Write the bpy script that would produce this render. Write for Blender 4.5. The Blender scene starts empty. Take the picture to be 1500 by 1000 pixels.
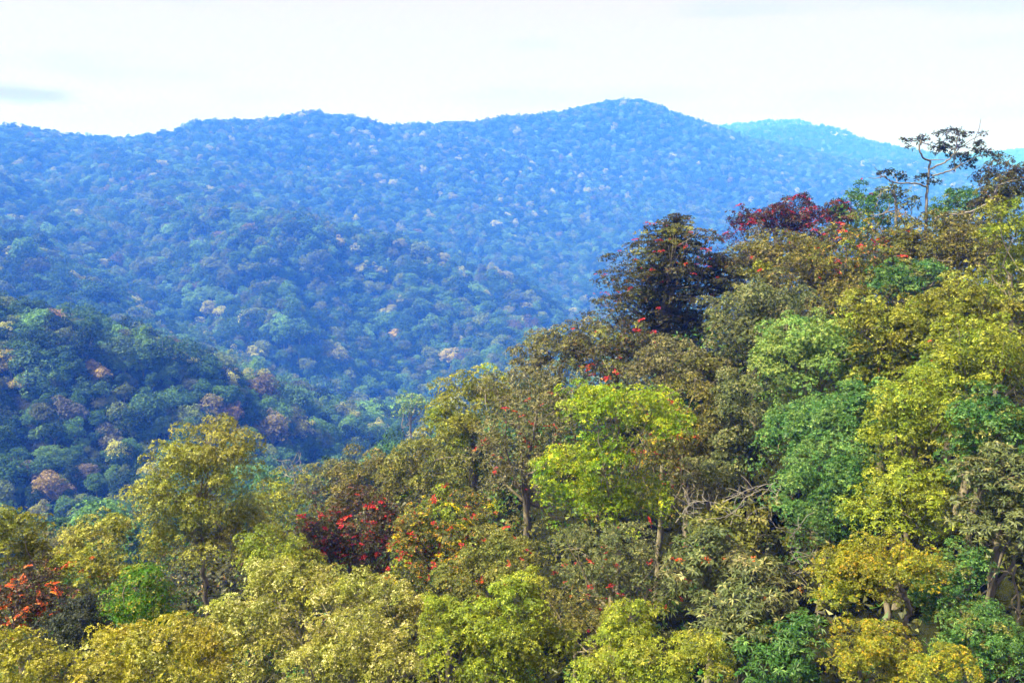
import bpy, math
import numpy as np

# ---------------------------------------------------------------- camera, sky, sun, exposure
sc = bpy.context.scene
F = 1177.0                       # focal length in pixels of the 1500 px wide photograph
PITCH = math.radians(9.64)
CP, SP = math.cos(PITCH), math.sin(PITCH)
cam_d = bpy.data.cameras.new('camera')
cam_d.sensor_width = 36.0
cam_d.lens = 36.0 * F / 1500.0
cam_d.clip_start = 0.5
cam_d.clip_end = 30000
cam = bpy.data.objects.new('camera', cam_d)
sc.collection.objects.link(cam)
cam.location = (0, 0, 0)
cam.rotation_euler = (math.pi / 2 - PITCH, 0, 0)
sc.camera = cam

SUN_EL, SUN_AZ = math.radians(53), math.radians(254)      # azimuth clockwise from +Y: behind the camera, to the left
wd = bpy.data.worlds.new('World')
sc.world = wd
wd.use_nodes = True
nt = wd.node_tree
nt.nodes.clear()


def N(tree, typ, **kw):
    n = tree.nodes.new(typ)
    for k, v in kw.items():
        if k.startswith('i_'):
            n.inputs[k[2:]].default_value = v
        else:
            setattr(n, k, v)
    return n


def pix(px, py, d):
    """world point seen at pixel (px, py) of the 1500x1000 photograph, d metres ahead"""
    u, v = (px - 750) / F, (500 - py) / F
    y = SP * v + CP
    z = CP * v - SP
    return np.array([u / y * d, d, z / y * d])


out = N(nt, 'ShaderNodeOutputWorld')
bg = N(nt, 'ShaderNodeBackground', i_Strength=0.05)
sky = N(nt, 'ShaderNodeTexSky', sky_type='NISHITA', sun_disc=False)
sky.sun_elevation = SUN_EL
sky.sun_rotation = SUN_AZ
tc = N(nt, 'ShaderNodeTexCoord')
mix = N(nt, 'ShaderNodeMix', data_type='RGBA')
mix.inputs[7].default_value = (6.15, 5.15, 5.0, 1)             # bright white cloud cover
mp = N(nt, 'ShaderNodeMapping')
mp.inputs['Scale'].default_value = (2.4, 2.4, 17)
nz = N(nt, 'ShaderNodeTexNoise', i_Scale=1.6, i_Detail=4.0, i_Roughness=0.45)
rp = N(nt, 'ShaderNodeMapRange')
rp.inputs[1].default_value = 0.30
rp.inputs[2].default_value = 0.44
rp.inputs[3].default_value = 0.80
rp.inputs[4].default_value = 0.985
nt.links.new(tc.outputs['Generated'], mp.inputs['Vector'])
nt.links.new(mp.outputs[0], nz.inputs['Vector'])
nt.links.new(nz.outputs['Fac'], rp.inputs[0])
nt.links.new(rp.outputs[0], mix.inputs[0])
nt.links.new(sky.outputs[0], mix.inputs[6])
last = mix.outputs[2]
for (cx, cy, sx, sz, amt, col) in ((28, 139, 0.058, 0.011, 0.95, (4.0, 2.3, 1.4, 1)), (165, 181, 0.10, 0.022, 0.45, (5.3, 4.8, 4.7, 1))):
    d0 = pix(cx, cy, 1.0)
    d0 = d0 / np.linalg.norm(d0)
    sub = N(nt, 'ShaderNodeVectorMath', operation='SUBTRACT')
    sub.inputs[1].default_value = tuple(d0)
    nt.links.new(tc.outputs['Generated'], sub.inputs[0])
    scl = N(nt, 'ShaderNodeVectorMath', operation='MULTIPLY')
    scl.inputs[1].default_value = (1 / sx, 1 / sx, 1 / sz)
    nt.links.new(sub.outputs[0], scl.inputs[0])
    nn = N(nt, 'ShaderNodeTexNoise', i_Scale=1.3, i_Detail=3.0)
    nt.links.new(scl.outputs[0], nn.inputs['Vector'])
    ln = N(nt, 'ShaderNodeVectorMath', operation='LENGTH')
    nt.links.new(scl.outputs[0], ln.inputs[0])
    ad = N(nt, 'ShaderNodeMath', operation='ADD')
    nt.links.new(ln.outputs['Value'], ad.inputs[0])
    nt.links.new(nn.outputs['Fac'], ad.inputs[1])
    mr = N(nt, 'ShaderNodeMapRange', interpolation_type='SMOOTHSTEP')
    mr.inputs[1].default_value = 1.7
    mr.inputs[2].default_value = 0.8
    mr.inputs[3].default_value = 0.0
    mr.inputs[4].default_value = amt
    nt.links.new(ad.outputs[0], mr.inputs[0])
    m2 = N(nt, 'ShaderNodeMix', data_type='RGBA')
    m2.inputs[7].default_value = col
    nt.links.new(mr.outputs[0], m2.inputs[0])
    nt.links.new(last, m2.inputs[6])
    last = m2.outputs[2]
nt.links.new(last, bg.inputs['Color'])
nt.links.new(bg.outputs[0], out.inputs['Surface'])

sun_d = bpy.data.lights.new('sun', 'SUN')
sun_d.energy = 5.0
sun_d.angle = math.radians(3.0)
sun_d.color = (1.0, 0.95, 0.86)
sun = bpy.data.objects.new('sun', sun_d)
sc.collection.objects.link(sun)
sun.location = (0, -50, 200)
sun.rotation_euler = (math.pi / 2 - SUN_EL, 0, math.pi - SUN_AZ)

sc.view_settings.view_transform = 'Standard'
sc.view_settings.look = 'None'
sc.view_settings.gamma = 1
sc.view_settings.use_curve_mapping = False
sc.view_settings.exposure = 1.55
cy_ = sc.cycles
cy_.max_bounces = 5
cy_.diffuse_bounces = 3
cy_.glossy_bounces = 1
cy_.transmission_bounces = 2
cy_.volume_bounces = 2
cy_.transparent_max_bounces = 2
cy_.use_denoising = True
cy_.use_adaptive_sampling = True
cy_.adaptive_threshold = 0.02
cy_.caustics_reflective = False
cy_.caustics_refractive = False

HAZE_DENSITY = 0.00054
HAZE_COLOR = (0.038, 0.172, 1.0, 1)

# ---------------------------------------------------------------- helpers
C = sc.collection
R0 = np.random.default_rng(7)


def smooth_noise(x, y, scale, seed):
    """2-D value noise in -1..1"""
    x = np.asarray(x, float) / scale
    y = np.asarray(y, float) / scale
    xi, yi = np.floor(x).astype(np.int64), np.floor(y).astype(np.int64)
    fx, fy = x - xi, y - yi
    fx, fy = fx * fx * (3 - 2 * fx), fy * fy * (3 - 2 * fy)

    def h(a, b):
        n = (a * 374761393 + b * 668265263 + seed * 974711) & 0xFFFFFFFF
        n = ((n ^ (n >> 13)) * 1274126177) & 0xFFFFFFFF
        return ((n ^ (n >> 16)) & 0xFFFF) / 32767.5 - 1
    return (h(xi, yi) * (1 - fx) + h(xi + 1, yi) * fx) * (1 - fy) + (h(xi, yi + 1) * (1 - fx) + h(xi + 1, yi + 1) * fx) * fy


def mesh_np(name, v, quads=None, tris=None, attr=None, mat=None, smooth=False, faces=None):
    if faces is not None:
        quads, tris = (faces, None) if faces.shape[1] == 4 else (None, faces)
    me = bpy.data.meshes.new(name)
    v = np.asarray(v, np.float32)
    me.vertices.add(len(v))
    me.vertices.foreach_set('co', v.ravel())
    loops, starts = [], []
    n = 0
    if quads is not None and len(quads):
        loops.append(np.asarray(quads, np.int32).ravel())
        starts.append(np.arange(len(quads), dtype=np.int32) * 4)
        n = len(quads) * 4
    if tris is not None and len(tris):
        loops.append(np.asarray(tris, np.int32).ravel())
        starts.append(n + np.arange(len(tris), dtype=np.int32) * 3)
    loops = np.concatenate(loops)
    starts = np.concatenate(starts)
    me.loops.add(len(loops))
    me.loops.foreach_set('vertex_index', loops)
    me.polygons.add(len(starts))
    me.polygons.foreach_set('loop_start', starts)
    me.update(calc_edges=True)
    if smooth:
        me.polygons.foreach_set('use_smooth', np.ones(len(starts), bool))
    if attr is not None:
        a = me.attributes.new('v', 'FLOAT', 'FACE')
        a.data.foreach_set('value', np.asarray(attr, np.float32))
    if mat is not None:
        for m in (mat if isinstance(mat, (list, tuple)) else [mat]):
            me.materials.append(m)
    return me


def obj(name, me, parent=None):
    o = bpy.data.objects.new(name, me)
    C.objects.link(o)
    if parent is not None:
        o.parent = parent
    return o


def thing(name, label, cat, loc, group=None):
    o = bpy.data.objects.new(name, None)
    C.objects.link(o)
    o.location = loc
    o.empty_display_size = 0.5
    o['label'] = label
    o['category'] = cat
    if group:
        o['group'] = group
    return o


def norm(a):
    return a / np.maximum(np.linalg.norm(a, axis=-1, keepdims=True), 1e-9)


def smooth_path(pts, sub=4, jit=0.0, rng=R0):
    """Catmull-Rom through pts with a little wander"""
    p = np.asarray(pts, float)
    if len(p) < 2:
        return p
    q = np.vstack([2 * p[0] - p[1], p, 2 * p[-1] - p[-2]])
    res = []
    for i in range(1, len(q) - 2):
        a, b, c, d = q[i - 1], q[i], q[i + 1], q[i + 2]
        for t in np.arange(sub) / sub:
            res.append(0.5 * (2 * b + (c - a) * t + (2 * a - 5 * b + 4 * c - d) * t * t + (3 * b - a - 3 * c + d) * t ** 3))
    res.append(p[-1])
    res = np.array(res)
    if jit > 0:
        res[1:-1] += rng.normal(0, jit, (len(res) - 2, 3))
    return res


class Tubes:
    def __init__(self):
        self.v, self.q, self.n = [], [], 0

    def add(self, pts, r0, r1, sides=6):
        p = np.asarray(pts, float)
        m = len(p)
        if m < 2:
            return
        t = norm(np.gradient(p, axis=0))
        ref = np.array([0.31, 0.17, 0.93]) if abs(t[0][2]) < 0.8 else np.array([0.95, 0.3, 0.05])
        a = norm(np.cross(t, ref))
        b = np.cross(t, a)
        r = np.linspace(r0, r1, m)[:, None, None]
        ang = np.arange(sides) * 2 * math.pi / sides
        ring = p[:, None, :] + r * (np.cos(ang)[None, :, None] * a[:, None, :] + np.sin(ang)[None, :, None] * b[:, None, :])
        i = np.arange(m - 1)[:, None] * sides
        j = np.arange(sides)[None, :]
        k = (j + 1) % sides
        q = np.stack([i + j, i + k, i + sides + k, i + sides + j], -1).reshape(-1, 4) + self.n
        self.v.append(ring.reshape(-1, 3))
        self.q.append(q)
        self.n += m * sides

    def mesh(self, name, mat, off=(0, 0, 0)):
        v = np.vstack(self.v) - np.asarray(off)
        return mesh_np(name, v, quads=np.vstack(self.q), mat=mat, smooth=True)


def leaf_values(rng, m, sv, lv, k, isfl):
    v = 0.72 * np.clip(0.45 * rng.random(m) + 0.3 * np.repeat(sv, k) + 0.25 * np.repeat(lv, k), 0, 1)
    f = np.repeat(isfl, k) & (rng.random(m) < 0.6)
    v[f] = 0.78 + 0.22 * rng.random(f.sum())
    return v


def leaves(lobes, n, k, length, width, rng, droop=0.25, spread=0.9, up=0.35, flush=0.2, shell=0.24, upper=0.6, tri=True):
    """leaf sprays on the outsides of lobes. lobes: rows cx cy cz ra rp rz azimuth.  returns verts, quads, v"""
    L = np.asarray(lobes, float)
    area = (L[:, 3] * L[:, 4] + L[:, 4] * L[:, 5] + L[:, 3] * L[:, 5])
    li = rng.choice(len(L), n, p=area / area.sum())
    d = norm(rng.normal(size=(n, 3)))
    fl = (d[:, 2] < 0) & (rng.random(n) < upper)
    d[fl, 2] *= -1
    rad = 1 - shell * rng.random(n) ** 1.5 + rng.normal(0, 0.05, n)
    stray = rng.random(n) < 0.06
    rad[stray] += 0.28 * rng.random(stray.sum())      # twigs that stand out of the outline
    S = L[li, 3:6]
    loc = d * S * rad[:, None]
    nr = norm(d / S)
    ca, sa = np.cos(L[li, 6]), np.sin(L[li, 6])

    def rot(w):
        return np.stack([ca * w[:, 0] - sa * w[:, 1], sa * w[:, 0] + ca * w[:, 1], w[:, 2]], 1)
    pos = L[li, 0:3] + rot(loc)
    nr = norm(rot(nr) + np.array([0, 0, up]))
    lv = rng.random(len(L))[li]
    sv = rng.random(n)
    isfl = rng.random(n) < flush * (0.4 + 1.2 * lv)
    # expand
    P = np.repeat(pos, k, 0)
    NR = np.repeat(nr, k, 0)
    m = n * k
    tn = rng.normal(size=(m, 3))
    tn = norm(tn - (tn * NR).sum(1, keepdims=True) * NR)
    a = rng.random((m, 1)) * 0.7 + 0.15
    dr = norm(NR * a + tn * spread + np.array([0, 0, -droop]))
    ll = length * (0.65 + 0.7 * rng.random((m, 1)))
    ww = width * (0.7 + 0.6 * rng.random((m, 1)))
    side = norm(np.cross(dr, NR + 0.35 * rng.normal(size=(m, 3))))
    nn = np.cross(side, dr)
    base = P + dr * ll * 0.06
    mid = base + dr * ll * 0.5 + nn * ll * 0.08
    tip = base + dr * ll - np.array([0, 0, 1]) * ll * 0.12
    if tri:
        V = np.empty((m, 3, 3))
        w1 = rng.uniform(0.15, 0.95, (m, 1))
        V[:, 0] = base
        V[:, 1] = base + dr * ll * (0.45 + 0.55 * w1) + side * ww / 2
        V[:, 2] = base + dr * ll * (1.3 - 0.45 * w1) - side * ww / 2
        return V.reshape(-1, 3), np.arange(m * 3, dtype=np.int32).reshape(m, 3), leaf_values(rng, m, sv, lv, k, isfl)
    V = np.empty((m, 4, 3))
    V[:, 0] = base
    V[:, 1] = mid + side * ww / 2 - nn * ww * 0.12
    V[:, 2] = tip
    V[:, 3] = mid - side * ww / 2 - nn * ww * 0.12
    Q = np.arange(m * 4, dtype=np.int32).reshape(m, 4)
    v = leaf_values(rng, m, sv, lv, k, isfl)
    return V.reshape(-1, 3), Q, v


# ---------------------------------------------------------------- materials
def leaf_mat(name, c0, c1, c2, c3=None, gloss=0.018, trans=0.24):
    """procedural leaf: c0..c1 is the old foliage, c2..c3 the new flush / flowers"""
    m = bpy.data.materials.new(name)
    m.use_nodes = True
    t = m.node_tree
    t.nodes.clear()
    o = N(t, 'ShaderNodeOutputMaterial')
    at = N(t, 'ShaderNodeAttribute', attribute_name='v')
    r = N(t, 'ShaderNodeValToRGB')
    e = r.color_ramp.elements
    c3 = c3 or c2
    e[0].position, e[0].color = 0.08, (*c0, 1)
    e[1].position, e[1].color = 0.66, (*c1, 1)
    x = e.new(0.78)
    x.color = (*c2, 1)
    x = e.new(1.0)
    x.color = (*c3, 1)
    t.links.new(at.outputs['Fac'], r.inputs[0])
    tcn = N(t, 'ShaderNodeTexCoord')
    nz = N(t, 'ShaderNodeTexNoise', i_Scale=0.55, i_Detail=3.0)
    t.links.new(tcn.outputs['Object'], nz.inputs['Vector'])
    hs = N(t, 'ShaderNodeHueSaturation')
    mr = N(t, 'ShaderNodeMapRange')
    mr.inputs[1].default_value, mr.inputs[2].default_value = 0.3, 0.7
    mr.inputs[3].default_value, mr.inputs[4].default_value = 0.47, 0.53
    t.links.new(nz.outputs['Fac'], mr.inputs[0])
    mv = N(t, 'ShaderNodeMapRange')
    mv.inputs[1].default_value, mv.inputs[2].default_value = 0.3, 0.7
    mv.inputs[3].default_value, mv.inputs[4].default_value = 0.78, 1.25
    nz2 = N(t, 'ShaderNodeTexNoise', i_Scale=0.9, i_Detail=2.0)
    t.links.new(tcn.outputs['Object'], nz2.inputs['Vector'])
    t.links.new(nz2.outputs['Fac'], mv.inputs[0])
    t.links.new(mv.outputs[0], hs.inputs['Value'])
    t.links.new(mr.outputs[0], hs.inputs['Hue'])
    t.links.new(r.outputs[0], hs.inputs['Color'])
    leaf_shader(t, hs.outputs[0], o, gloss, trans)
    return m


def leaf_shader(t, col, o, gloss, trans):
    d = N(t, 'ShaderNodeBsdfDiffuse')
    tr = N(t, 'ShaderNodeBsdfTranslucent')
    g = N(t, 'ShaderNodeBsdfGlossy', i_Roughness=0.45)
    g.inputs['Color'].default_value = (0.9, 0.95, 1, 1)
    m1 = N(t, 'ShaderNodeMixShader')
    m1.inputs[0].default_value = trans
    m2 = N(t, 'ShaderNodeMixShader')
    m2.inputs[0].default_value = gloss
    t.links.new(col, d.inputs['Color'])
    t.links.new(col, tr.inputs['Color'])
    t.links.new(d.outputs[0], m1.inputs[1])
    t.links.new(tr.outputs[0], m1.inputs[2])
    t.links.new(m1.outputs[0], m2.inputs[1])
    t.links.new(g.outputs[0], m2.inputs[2])
    t.links.new(m2.outputs[0], o.inputs['Surface'])


def bark_mat(name, c0, c1):
    m = bpy.data.materials.new(name)
    m.use_nodes = True
    t = m.node_tree
    b = t.nodes['Principled BSDF']
    b.inputs['Roughness'].default_value = 0.9
    tcn = N(t, 'ShaderNodeTexCoord')
    mpn = N(t, 'ShaderNodeMapping')
    mpn.inputs['Scale'].default_value = (3, 3, 0.9)
    nz = N(t, 'ShaderNodeTexNoise', i_Scale=2.2, i_Detail=6.0, i_Roughness=0.7)
    r = N(t, 'ShaderNodeValToRGB')
    r.color_ramp.elements[0].position, r.color_ramp.elements[0].color = 0.35, (*c0, 1)
    r.color_ramp.elements[1].position, r.color_ramp.elements[1].color = 0.65, (*c1, 1)
    bm = N(t, 'ShaderNodeBump', i_Strength=0.6, i_Distance=0.05)
    t.links.new(tcn.outputs['Object'], mpn.inputs['Vector'])
    t.links.new(mpn.outputs[0], nz.inputs['Vector'])
    t.links.new(nz.outputs['Fac'], r.inputs[0])
    t.links.new(r.outputs[0], b.inputs['Base Color'])
    t.links.new(nz.outputs['Fac'], bm.inputs['Height'])
    t.links.new(bm.outputs[0], b.inputs['Normal'])
    return m


def tint_leaf_mat():
    """leaf of the forest trees: the tree's own colour (property or instance attribute "tint") varied leaf by leaf"""
    m = bpy.data.materials.new('forest_leaf')
    m.use_nodes = True
    t = m.node_tree
    t.nodes.clear()
    o = N(t, 'ShaderNodeOutputMaterial')
    at = N(t, 'ShaderNodeAttribute', attribute_name='v')
    ti = N(t, 'ShaderNodeAttribute', attribute_name='tint', attribute_type='INSTANCER')
    mr = N(t, 'ShaderNodeMapRange')
    mr.inputs[3].default_value, mr.inputs[4].default_value = 0.65, 1.85
    t.links.new(at.outputs['Fac'], mr.inputs[0])
    mul = N(t, 'ShaderNodeVectorMath', operation='SCALE')
    t.links.new(ti.outputs['Color'], mul.inputs[0])
    t.links.new(mr.outputs[0], mul.inputs['Scale'])
    leaf_shader(t, mul.outputs[0], o, 0.01, 0.15)
    return m


BARK = bark_mat('pale_bark', (0.12, 0.10, 0.075), (0.30, 0.26, 0.20))
BARK_DARK = bark_mat('brown_bark', (0.05, 0.035, 0.025), (0.16, 0.12, 0.085))
BARK_WHITE = bark_mat('white_bark', (0.12, 0.11, 0.105), (0.27, 0.25, 0.235))
FOREST_LEAF = tint_leaf_mat()

SP_MAT = dict(
    gold=leaf_mat('golden_olive_leaf', (0.08, 0.095, 0.012), (0.27, 0.285, 0.028), (0.38, 0.385, 0.042), (0.48, 0.47, 0.08)),
    palegold=leaf_mat('pale_golden_leaf', (0.10, 0.115, 0.018), (0.35, 0.355, 0.055), (0.46, 0.46, 0.08), (0.58, 0.56, 0.14)),
    cream=leaf_mat('cream_flowering_leaf', (0.12, 0.135, 0.020), (0.35, 0.36, 0.055), (0.58, 0.55, 0.20), (0.72, 0.68, 0.34)),
    rich=leaf_mat('rich_yellow_leaf', (0.12, 0.125, 0.008), (0.40, 0.37, 0.016), (0.60, 0.53, 0.07), (0.72, 0.65, 0.24)),
    olive=leaf_mat('olive_leaf', (0.065, 0.08, 0.014), (0.21, 0.22, 0.045), (0.31, 0.30, 0.065), (0.38, 0.36, 0.10)),
    brown=leaf_mat('brown_olive_leaf', (0.055, 0.058, 0.013), (0.185, 0.172, 0.036), (0.32, 0.27, 0.06), (0.38, 0.31, 0.09)),
    grey=leaf_mat('grey_green_leaf', (0.05, 0.07, 0.026), (0.17, 0.20, 0.075), (0.28, 0.285, 0.11), (0.34, 0.32, 0.14)),
    greybrown=leaf_mat('grey_brown_leaf', (0.06, 0.066, 0.026), (0.20, 0.195, 0.08), (0.31, 0.28, 0.12), (0.36, 0.32, 0.16)),
    lime=leaf_mat('lime_leaf', (0.09, 0.17, 0.008), (0.30, 0.42, 0.014), (0.46, 0.50, 0.015), (0.58, 0.54, 0.02)),
    light=leaf_mat('light_green_leaf', (0.10, 0.18, 0.04), (0.24, 0.38, 0.09), (0.34, 0.44, 0.11), (0.40, 0.44, 0.11)),
    green=leaf_mat('deep_green_leaf', (0.024, 0.072, 0.018), (0.085, 0.20, 0.04), (0.14, 0.27, 0.06), (0.19, 0.31, 0.08)),
    mint=leaf_mat('mid_green_leaf', (0.045, 0.115, 0.03), (0.135, 0.275, 0.07), (0.20, 0.35, 0.09), (0.26, 0.38, 0.10)),
    vivid=leaf_mat('vivid_green_leaf', (0.035, 0.11, 0.008), (0.10, 0.25, 0.012), (0.24, 0.30, 0.02), (0.36, 0.30, 0.03)),
    yelgreen=leaf_mat('yellow_green_leaf', (0.08, 0.12, 0.010), (0.27, 0.33, 0.024), (0.39, 0.43, 0.036), (0.50, 0.52, 0.065)),
    dark=leaf_mat('dark_green_leaf', (0.025, 0.029, 0.011), (0.085, 0.082, 0.027), (0.12, 0.10, 0.03), (0.17, 0.08, 0.035)),
    crimson=leaf_mat('maroon_leaf', (0.03, 0.016, 0.014), (0.075, 0.036, 0.03), (0.14, 0.028, 0.032), (0.2, 0.03, 0.04)),
    maroon=leaf_mat('dusky_leaf', (0.028, 0.022, 0.013), (0.085, 0.066, 0.034), (0.13, 0.06, 0.035), (0.22, 0.06, 0.04)),
    black=leaf_mat('blackish_leaf', (0.014, 0.02, 0.013), (0.045, 0.06, 0.04), (0.06, 0.07, 0.05), (0.08, 0.09, 0.06)),
    orange=leaf_mat('orange_tipped_leaf', (0.10, 0.11, 0.012), (0.28, 0.295, 0.02), (0.42, 0.385, 0.025), (0.50, 0.27, 0.02)),
    mixed=leaf_mat('olive_yellow_red_leaf', (0.05, 0.065, 0.016), (0.16, 0.17, 0.04), (0.45, 0.40, 0.02), (0.42, 0.10, 0.04)),
)
RED = leaf_mat('red_petal', (0.42, 0.02, 0.02), (0.62, 0.05, 0.04), (0.65, 0.07, 0.06), (0.7, 0.12, 0.08), trans=0.3)
CRIMSON = leaf_mat('crimson_petal', (0.30, 0.012, 0.03), (0.48, 0.03, 0.06), (0.5, 0.05, 0.08), (0.55, 0.07, 0.1), trans=0.3)
ORANGE = leaf_mat('orange_petal', (0.62, 0.10, 0.02), (0.75, 0.22, 0.05), (0.75, 0.28, 0.1), (0.8, 0.35, 0.15), trans=0.3)
YELLOW = leaf_mat('yellow_petal', (0.55, 0.45, 0.01), (0.7, 0.58, 0.02), (0.72, 0.62, 0.05), (0.75, 0.65, 0.1), trans=0.3)

#             k  Lpx  W/L  droop spread up   flush upper coverage lobe  nsub
STYLE = dict(
    fine=dict(k=6, L=3.0, w=0.55, droop=0.15, spread=0.9, up=0.4, flush=0.22, upper=0.65, cov=2.0, lobe=0.27, sub=26),
    tuft=dict(k=7, L=3.1, w=0.5, droop=0.3, spread=0.9, up=0.5, flush=0.25, upper=0.7, cov=1.9, lobe=0.26, sub=32),
    broad=dict(k=6, L=3.8, w=0.46, droop=0.6, spread=0.9, up=0.3, flush=0.22, upper=0.6, cov=1.9, lobe=0.27, sub=34),
    loose=dict(k=6, L=3.2, w=0.48, droop=0.35, spread=1.0, up=0.3, flush=0.2, upper=0.55, cov=1.5, lobe=0.25, sub=32),
    airy=dict(k=6, L=3.3, w=0.45, droop=0.25, spread=1.0, up=0.3, flush=0.2, upper=0.55, cov=0.85, lobe=0.21, sub=36),
    rosette=dict(tri=False, k=11, L=9, w=0.24, droop=0.45, spread=1.0, up=0.7, flush=0.12, upper=0.75, cov=1.7, lobe=0.30, sub=22),
    tier=dict(k=8, L=3.6, w=0.45, droop=0.3, spread=1.0, up=0.3, flush=0.1, upper=0.5, cov=3.3, lobe=0.3, sub=40),
)

# ---------------------------------------------------------------- the trees of the near slope, read off the photograph
# name, label, metres ahead, style, leaf material, blobs (px, py, rx, ry[, metres nearer(-)/farther(+)]), extras
H_ = []
NEAR = 0.65     # the near slope stands this much closer than first read


def T(name, label, d, style, mat, blobs, **kw):
    H_.append((name, label, d * NEAR if d < 130 else d, style, mat, blobs, kw))


# skyline of the right-hand ridge and the upper slope
T('broadleaf_tree', 'olive brown bushy tree at the lowest end of the ridge line beside the valley', 112, 'fine', 'brown', [(545, 708, 58, 40), (505, 724, 38, 30)])
T('broadleaf_tree', 'bright golden olive dome on the edge of the ridge above the valley', 95, 'fine', 'gold', [(692, 600, 58, 50), (664, 634, 38, 40), (720, 586, 38, 26, 3)])
T('broadleaf_tree', 'dark olive tree with tangled bare limbs just below the golden olive dome', 88, 'fine', 'olive', [(625, 690, 58, 42), (590, 715, 42, 32)], limbs=8)
T('broadleaf_tree', 'grey olive domed tree on the skyline left of the dark tiered tree', 102, 'fine', 'greybrown', [(815, 520, 54, 36), (860, 507, 36, 30), (780, 548, 32, 22)])
T('broadleaf_tree', 'greyish brown spreading tree between the golden olive dome and the grey olive dome', 92, 'airy', 'greybrown', [(762, 576, 58, 32), (820, 566, 48, 32)])
T('flowering_tree', 'dark tree with scattered red flowers directly beneath the tiered dark tree', 96, 'loose', 'dark', [(885, 525, 60, 44), (925, 510, 40, 36)], flowers=('red', 16, 9))
T('flowering_tree', 'tall dark tiered tree with red flower tips standing out over the valley', 106, 'tier', 'dark',
  [(990, 332, 26, 14), (988, 356, 50, 20), (980, 388, 74, 26), (968, 426, 88, 28), (955, 465, 90, 32), (1000, 492, 66, 28), (1050, 412, 46, 34)], flowers=('red', 48, 6), limbs=10)
T('flowering_tree', 'crimson leaved flowering tree leftmost on the skyline of the right ridge', 126, 'loose', 'crimson', [(1092, 322, 22, 14), (1118, 332, 36, 20), (1140, 318, 26, 14), (1168, 306, 26, 18), (1160, 330, 30, 22)], flowers=('crimson', 40, 8))
T('flowering_tree', 'crimson flowering tree behind the olive brown dome on the skyline', 122, 'loose', 'crimson', [(1205, 330, 34, 26), (1228, 318, 24, 20), (1190, 358, 36, 18)], flowers=('crimson', 36, 8))
T('broadleaf_tree', 'small dark green tree on the skyline beside the crimson flowering trees', 120, 'loose', 'green', [(1264, 306, 36, 30), (1262, 340, 40, 26)], flowers=('crimson', 6, 7))
T('broadleaf_tree', 'small leafy green treetop on the skyline right of the tall bare limbed tree', 128, 'loose', 'green', [(1408, 297, 32, 22), (1390, 312, 30, 18)])
T('broadleaf_tree', 'dark brown green tree in the top right corner of the ridge skyline', 112, 'fine', 'dark', [(1480, 280, 44, 38), (1452, 302, 36, 28)])
T('broadleaf_tree', 'olive brown low dome right of the dark tiered tree', 113, 'fine', 'brown', [(1140, 378, 62, 34), (1095, 390, 36, 26), (1165, 392, 50, 30)])
T('broadleaf_tree', 'small yellow olive tree tucked below the olive brown dome', 108, 'fine', 'gold', [(1108, 404, 36, 18)])
T('flowering_tree', 'sparse tree with yellow and red flower heads below the bare limbed trees', 99, 'airy', 'mixed', [(1262, 360, 58, 36), (1290, 390, 52, 34), (1230, 385, 40, 30)], flowers=('mix', 26, 9))
T('broadleaf_tree', 'brown olive scrubby tree on the ridge around the foot of the bare limbed trees', 96, 'fine', 'brown', [(1380, 358, 66, 40), (1345, 385, 50, 36), (1420, 385, 46, 36)])
T('vine_draped_tree', 'bright green vine draped tree at the right edge below the dark skyline tree', 74, 'loose', 'yelgreen', [(1478, 345, 40, 48), (1488, 410, 34, 50)], limbs=8)
T('broadleaf_tree', 'small deep green tree below the brown olive scrub on the ridge', 90, 'broad', 'green', [(1345, 408, 42, 26), (1310, 412, 32, 22)])
T('broadleaf_tree', 'coarse leaved olive brown tree above the light green dome', 101, 'tuft', 'brown', [(1180, 408, 56, 34), (1225, 420, 44, 28)])
T('broadleaf_tree', 'coarse leaved golden brown tree above the yellow gold trees', 94, 'tuft', 'brown', [(1275, 432, 54, 30), (1320, 440, 34, 26), (1225, 448, 40, 26)])
T('broadleaf_tree', 'large grey green rounded tree left of the light green dome', 86, 'fine', 'grey', [(1118, 455, 72, 42), (1085, 490, 50, 42), (1150, 490, 56, 46)])
T('broadleaf_tree', 'light green domed tree with bright fresh foliage in the middle of the slope', 70, 'tuft', 'light', [(1185, 497, 62, 32), (1170, 540, 64, 40), (1225, 525, 44, 48), (1140, 515, 36, 28)])
T('broadleaf_tree', 'mid green tree directly beneath the light green dome', 62, 'tuft', 'mint', [(1190, 625, 62, 42), (1240, 620, 56, 44), (1150, 640, 34, 32), (1270, 590, 40, 34)])
T('broadleaf_tree', 'mid green lower tree beside the bare twig tangle', 56, 'tuft', 'mint', [(1215, 690, 62, 46), (1180, 740, 52, 44), (1225, 760, 50, 44), (1250, 710, 40, 40)])
T('broadleaf_tree', 'golden olive tree touching the right side of the light green dome', 66, 'tuft', 'gold', [(1270, 465, 42, 34), (1310, 500, 62, 42), (1345, 480, 46, 36), (1300, 550, 56, 40)])
T('broadleaf_tree', 'yellow gold domed tree with pale limbs below the coarse golden brown tree', 64, 'tuft', 'gold', [(1415, 440, 52, 34), (1380, 465, 46, 32), (1450, 465, 40, 30)], limbs=8)
T('flowering_tree', 'yellow green tree with a few red flowers at the right edge', 58, 'broad', 'yelgreen', [(1425, 520, 66, 42), (1470, 540, 44, 48), (1390, 555, 44, 40)], flowers=('orange', 5, 10), limbs=8)
T('broadleaf_tree', 'olive yellow tree below the golden olive tree', 53, 'broad', 'yelgreen', [(1345, 590, 60, 42), (1310, 640, 52, 36), (1375, 640, 44, 40)])
T('broadleaf_tree', 'yellow green lower tree above the orange tipped umbrella tree', 49, 'broad', 'yelgreen', [(1330, 715, 58, 40), (1290, 755, 56, 40), (1350, 755, 40, 40)], limbs=7)
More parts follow.
